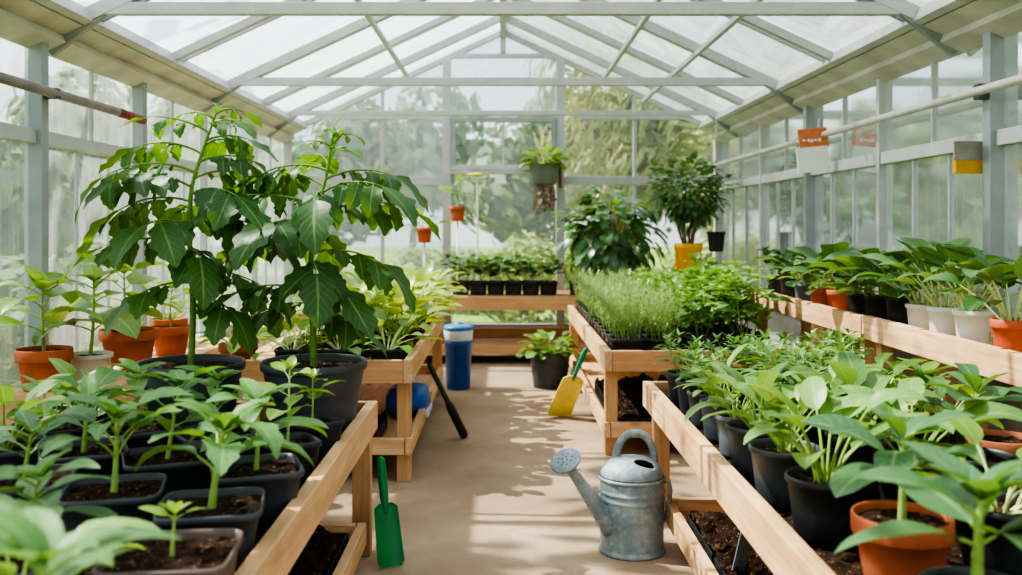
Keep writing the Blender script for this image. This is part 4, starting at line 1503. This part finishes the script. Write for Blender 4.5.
def crown(seed, rx, rz, nl, size, droop=0.0):
    R = random.Random(seed)
    mb = MB()
    blobs = [(Vector((R.uniform(-.55, .55) * rx, R.uniform(-.55, .55) * rx, R.uniform(-.6, .55) * rz)), R.uniform(.4, .62) * rx) for _ in range(9)]
    for i in range(nl):
        c, br = blobs[R.randrange(9)]
        d = sph(R.uniform(0, 2 * PI), math.asin(R.uniform(-.8, 1)))
        p = c + d * br * R.uniform(.7, 1.05)
        s = size * R.uniform(.6, 1.3)
        a = (d.orthogonal() + Vector((R.uniform(-.6, .6), R.uniform(-.6, .6), -droop))).normalized()
        b = a.cross(d + Vector((R.uniform(-.4, .4),) * 3)).normalized()
        lo = 2.2 if droop else 1.0
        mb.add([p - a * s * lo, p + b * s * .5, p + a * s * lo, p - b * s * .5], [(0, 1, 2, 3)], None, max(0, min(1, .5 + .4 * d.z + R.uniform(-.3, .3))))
    return mb


def trunk(h, r0, seed):
    R = random.Random(seed)
    mb = MB()
    mb.tube([(0, 0, -.05), (R.uniform(-.1, .1), 0, h * .4), (R.uniform(-.15, .15), R.uniform(-.1, .1), h)], [r0, r0 * .75, r0 * .45], 8)
    for k in range(5):
        az = k * 1.3
        b = Vector((0, 0, h * (.65 + .06 * k)))
        mb.tube([b, b + sph(az, .7) * h * .35], [r0 * .4, r0 * .12], 6)
    return mb.mesh('trunk', M['bark'])


CR = {
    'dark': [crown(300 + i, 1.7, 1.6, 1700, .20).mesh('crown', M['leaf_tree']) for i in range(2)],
    'pale': [crown(310 + i, 1.5, 1.7, 3600, .075, .9).mesh('crown', M['leaf_tree_pale']) for i in range(2)],
    'airy': [crown(350 + i, 2.4, 1.4, 230, .17).mesh('crown', M['leaf_tree']) for i in range(2)],
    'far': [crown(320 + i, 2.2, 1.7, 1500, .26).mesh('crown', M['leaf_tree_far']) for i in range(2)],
    'bush': [crown(330 + i, .8, .55, 1600, .06).mesh('crown', M['leaf_bush']) for i in range(2)],
    'shrub': [crown(340 + i, .9, .7, 900, .11).mesh('crown', M['leaf_tree']) for i in range(2)],
}
TK = [trunk(2.6, .16, 1), trunk(2.2, .12, 2)]


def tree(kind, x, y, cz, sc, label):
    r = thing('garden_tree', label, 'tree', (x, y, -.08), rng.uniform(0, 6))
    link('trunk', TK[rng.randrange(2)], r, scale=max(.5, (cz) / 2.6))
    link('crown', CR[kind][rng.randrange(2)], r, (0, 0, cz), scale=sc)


def bush(kind, x, y, sc, label):
    r = thing('garden_shrub', label, 'shrub', (x, y, -.08), rng.uniform(0, 6))
    mb = TK[1]
    link('stem', mb, r, scale=.22 * sc)
    link('crown', CR[kind][rng.randrange(2)], r, (0, 0, .5 * sc), scale=sc)


tree('airy', -4.6, 4.9, 5.3, 1.0, 'tall airy tree leaning over the left roof, casting dappled shade')
tree('dark', .6, 22, 2.5, 1.1, 'dark tree standing straight behind the back window')
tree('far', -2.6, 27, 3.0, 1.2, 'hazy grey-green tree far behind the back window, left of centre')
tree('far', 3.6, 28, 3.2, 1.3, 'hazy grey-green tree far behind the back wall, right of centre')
tree('pale', 1.9, 15.5, 3.0, 1.0, 'yellowish drooping tree outside, right behind the back window post')
tree('pale', 5.2, 18, 2.8, 1.15, 'yellow-green tree outside behind the topiary tree')
tree('dark', -3.6, 18, 2.2, 1.0, 'dark tree outside behind the left half of the back wall')
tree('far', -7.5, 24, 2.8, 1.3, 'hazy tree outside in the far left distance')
tree('dark', -6.5, 12.5, 1.9, 1.0, 'tree outside the left wall behind the tomato crowns')
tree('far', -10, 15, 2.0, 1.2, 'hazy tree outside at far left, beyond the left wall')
tree('dark', 6.6, 9.4, 3.0, 1.25, 'dark tree outside the right wall, nearest the sign')
tree('dark', 7.6, 13.8, 3.0, 1.3, 'dark tree outside the right wall, farther along')
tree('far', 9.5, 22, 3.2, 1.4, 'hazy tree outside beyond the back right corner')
tree('dark', 6.9, 5.2, 2.6, 1.2, 'dark tree outside the right wall at the photo edge')
bush('bush', -.9, 12.8, 1.0, 'yellow-green shrub outside behind the back table, left')
bush('bush', .35, 13.4, 1.1, 'yellow-green shrub outside behind the back table, centre')
bush('bush', 1.5, 12.6, 1.15, 'yellow-green shrub outside behind the broad-leaved potted shrub')
bush('shrub', -.2, 15.5, 1.1, 'green shrub outside behind the yellow-green shrubs')
bush('bush', 2.8, 12.5, 1.2, 'yellow-green shrub outside beyond the yellow planter')
bush('shrub', -4.2, 9.0, 1.2, 'green shrub outside the left wall behind the left tomato')
bush('shrub', -4.6, 6.8, 1.1, 'green shrub outside the left wall at the photo edge')
bush('bush', -3.9, 11.8, 1.3, 'yellow-green shrub outside beyond the back left corner')
bush('shrub', 4.0, 8.2, 1.4, 'green shrub outside the right wall behind the farther wall shelf')
bush('shrub', 4.1, 6.2, 1.3, 'green shrub outside the right wall behind the white pots')

# ------------------------------------------------------------------ light and sky
sun = bpy.data.lights.new('sun', 'SUN')
sun.energy = 9.0
sun.angle = math.radians(0.7)
sun.color = (1.0, .93, .82)
so = bpy.data.objects.new('sun', sun)
COL.objects.link(so)
SD = Vector((-.62, .16, .77)).normalized()
so.rotation_euler = SD.to_track_quat('Z', 'Y').to_euler()
so.location = SD * 20

w = bpy.data.worlds.new('sky')
scene.world = w
w.use_nodes = True
nt = w.node_tree
nt.nodes.clear()
sk = nt.nodes.new('ShaderNodeTexSky')
sk.sky_type = 'NISHITA'
sk.sun_disc = False
sk.sun_elevation = math.asin(SD.z)
sk.sun_rotation = math.atan2(SD.x, SD.y)
sk.dust_density = 2.5
sk.air_density = 1.0
hz = nt.nodes.new('ShaderNodeMix')
hz.data_type = 'RGBA'
hz.inputs[0].default_value = .55
nt.links.new(sk.outputs[0], hz.inputs[6])
hz.inputs[7].default_value = (5.2, 5.4, 5.6, 1)
bg = nt.nodes.new('ShaderNodeBackground')
bg.inputs[1].default_value = .26
nt.links.new(hz.outputs[2], bg.inputs[0])
ow = nt.nodes.new('ShaderNodeOutputWorld')
nt.links.new(bg.outputs[0], ow.inputs[0])

# ------------------------------------------------------------------ camera
cam = bpy.data.cameras.new('camera')
cam.sensor_width = 36
cam.lens = 950 * 36 / 1022
cam.shift_x = 8 / 1022
cam.shift_y = -62.5 / 1022
cam.dof.use_dof = True
cam.dof.focus_distance = 3.75
cam.dof.aperture_fstop = 2.4
cam.clip_start = .05
cam.clip_end = 300
co = bpy.data.objects.new('camera', cam)
COL.objects.link(co)
co.location = (0, 0, H)
co.rotation_euler = (PI / 2, 0, 0)
scene.camera = co
scene.view_settings.view_transform = 'AgX'
scene.view_settings.look = 'AgX - High Contrast'
scene.view_settings.exposure = 0.5
scene.cycles.transparent_max_bounces = 24
scene.cycles.max_bounces = 10
scene.cycles.diffuse_bounces = 5
scene.cycles.sample_clamp_indirect = 6.0
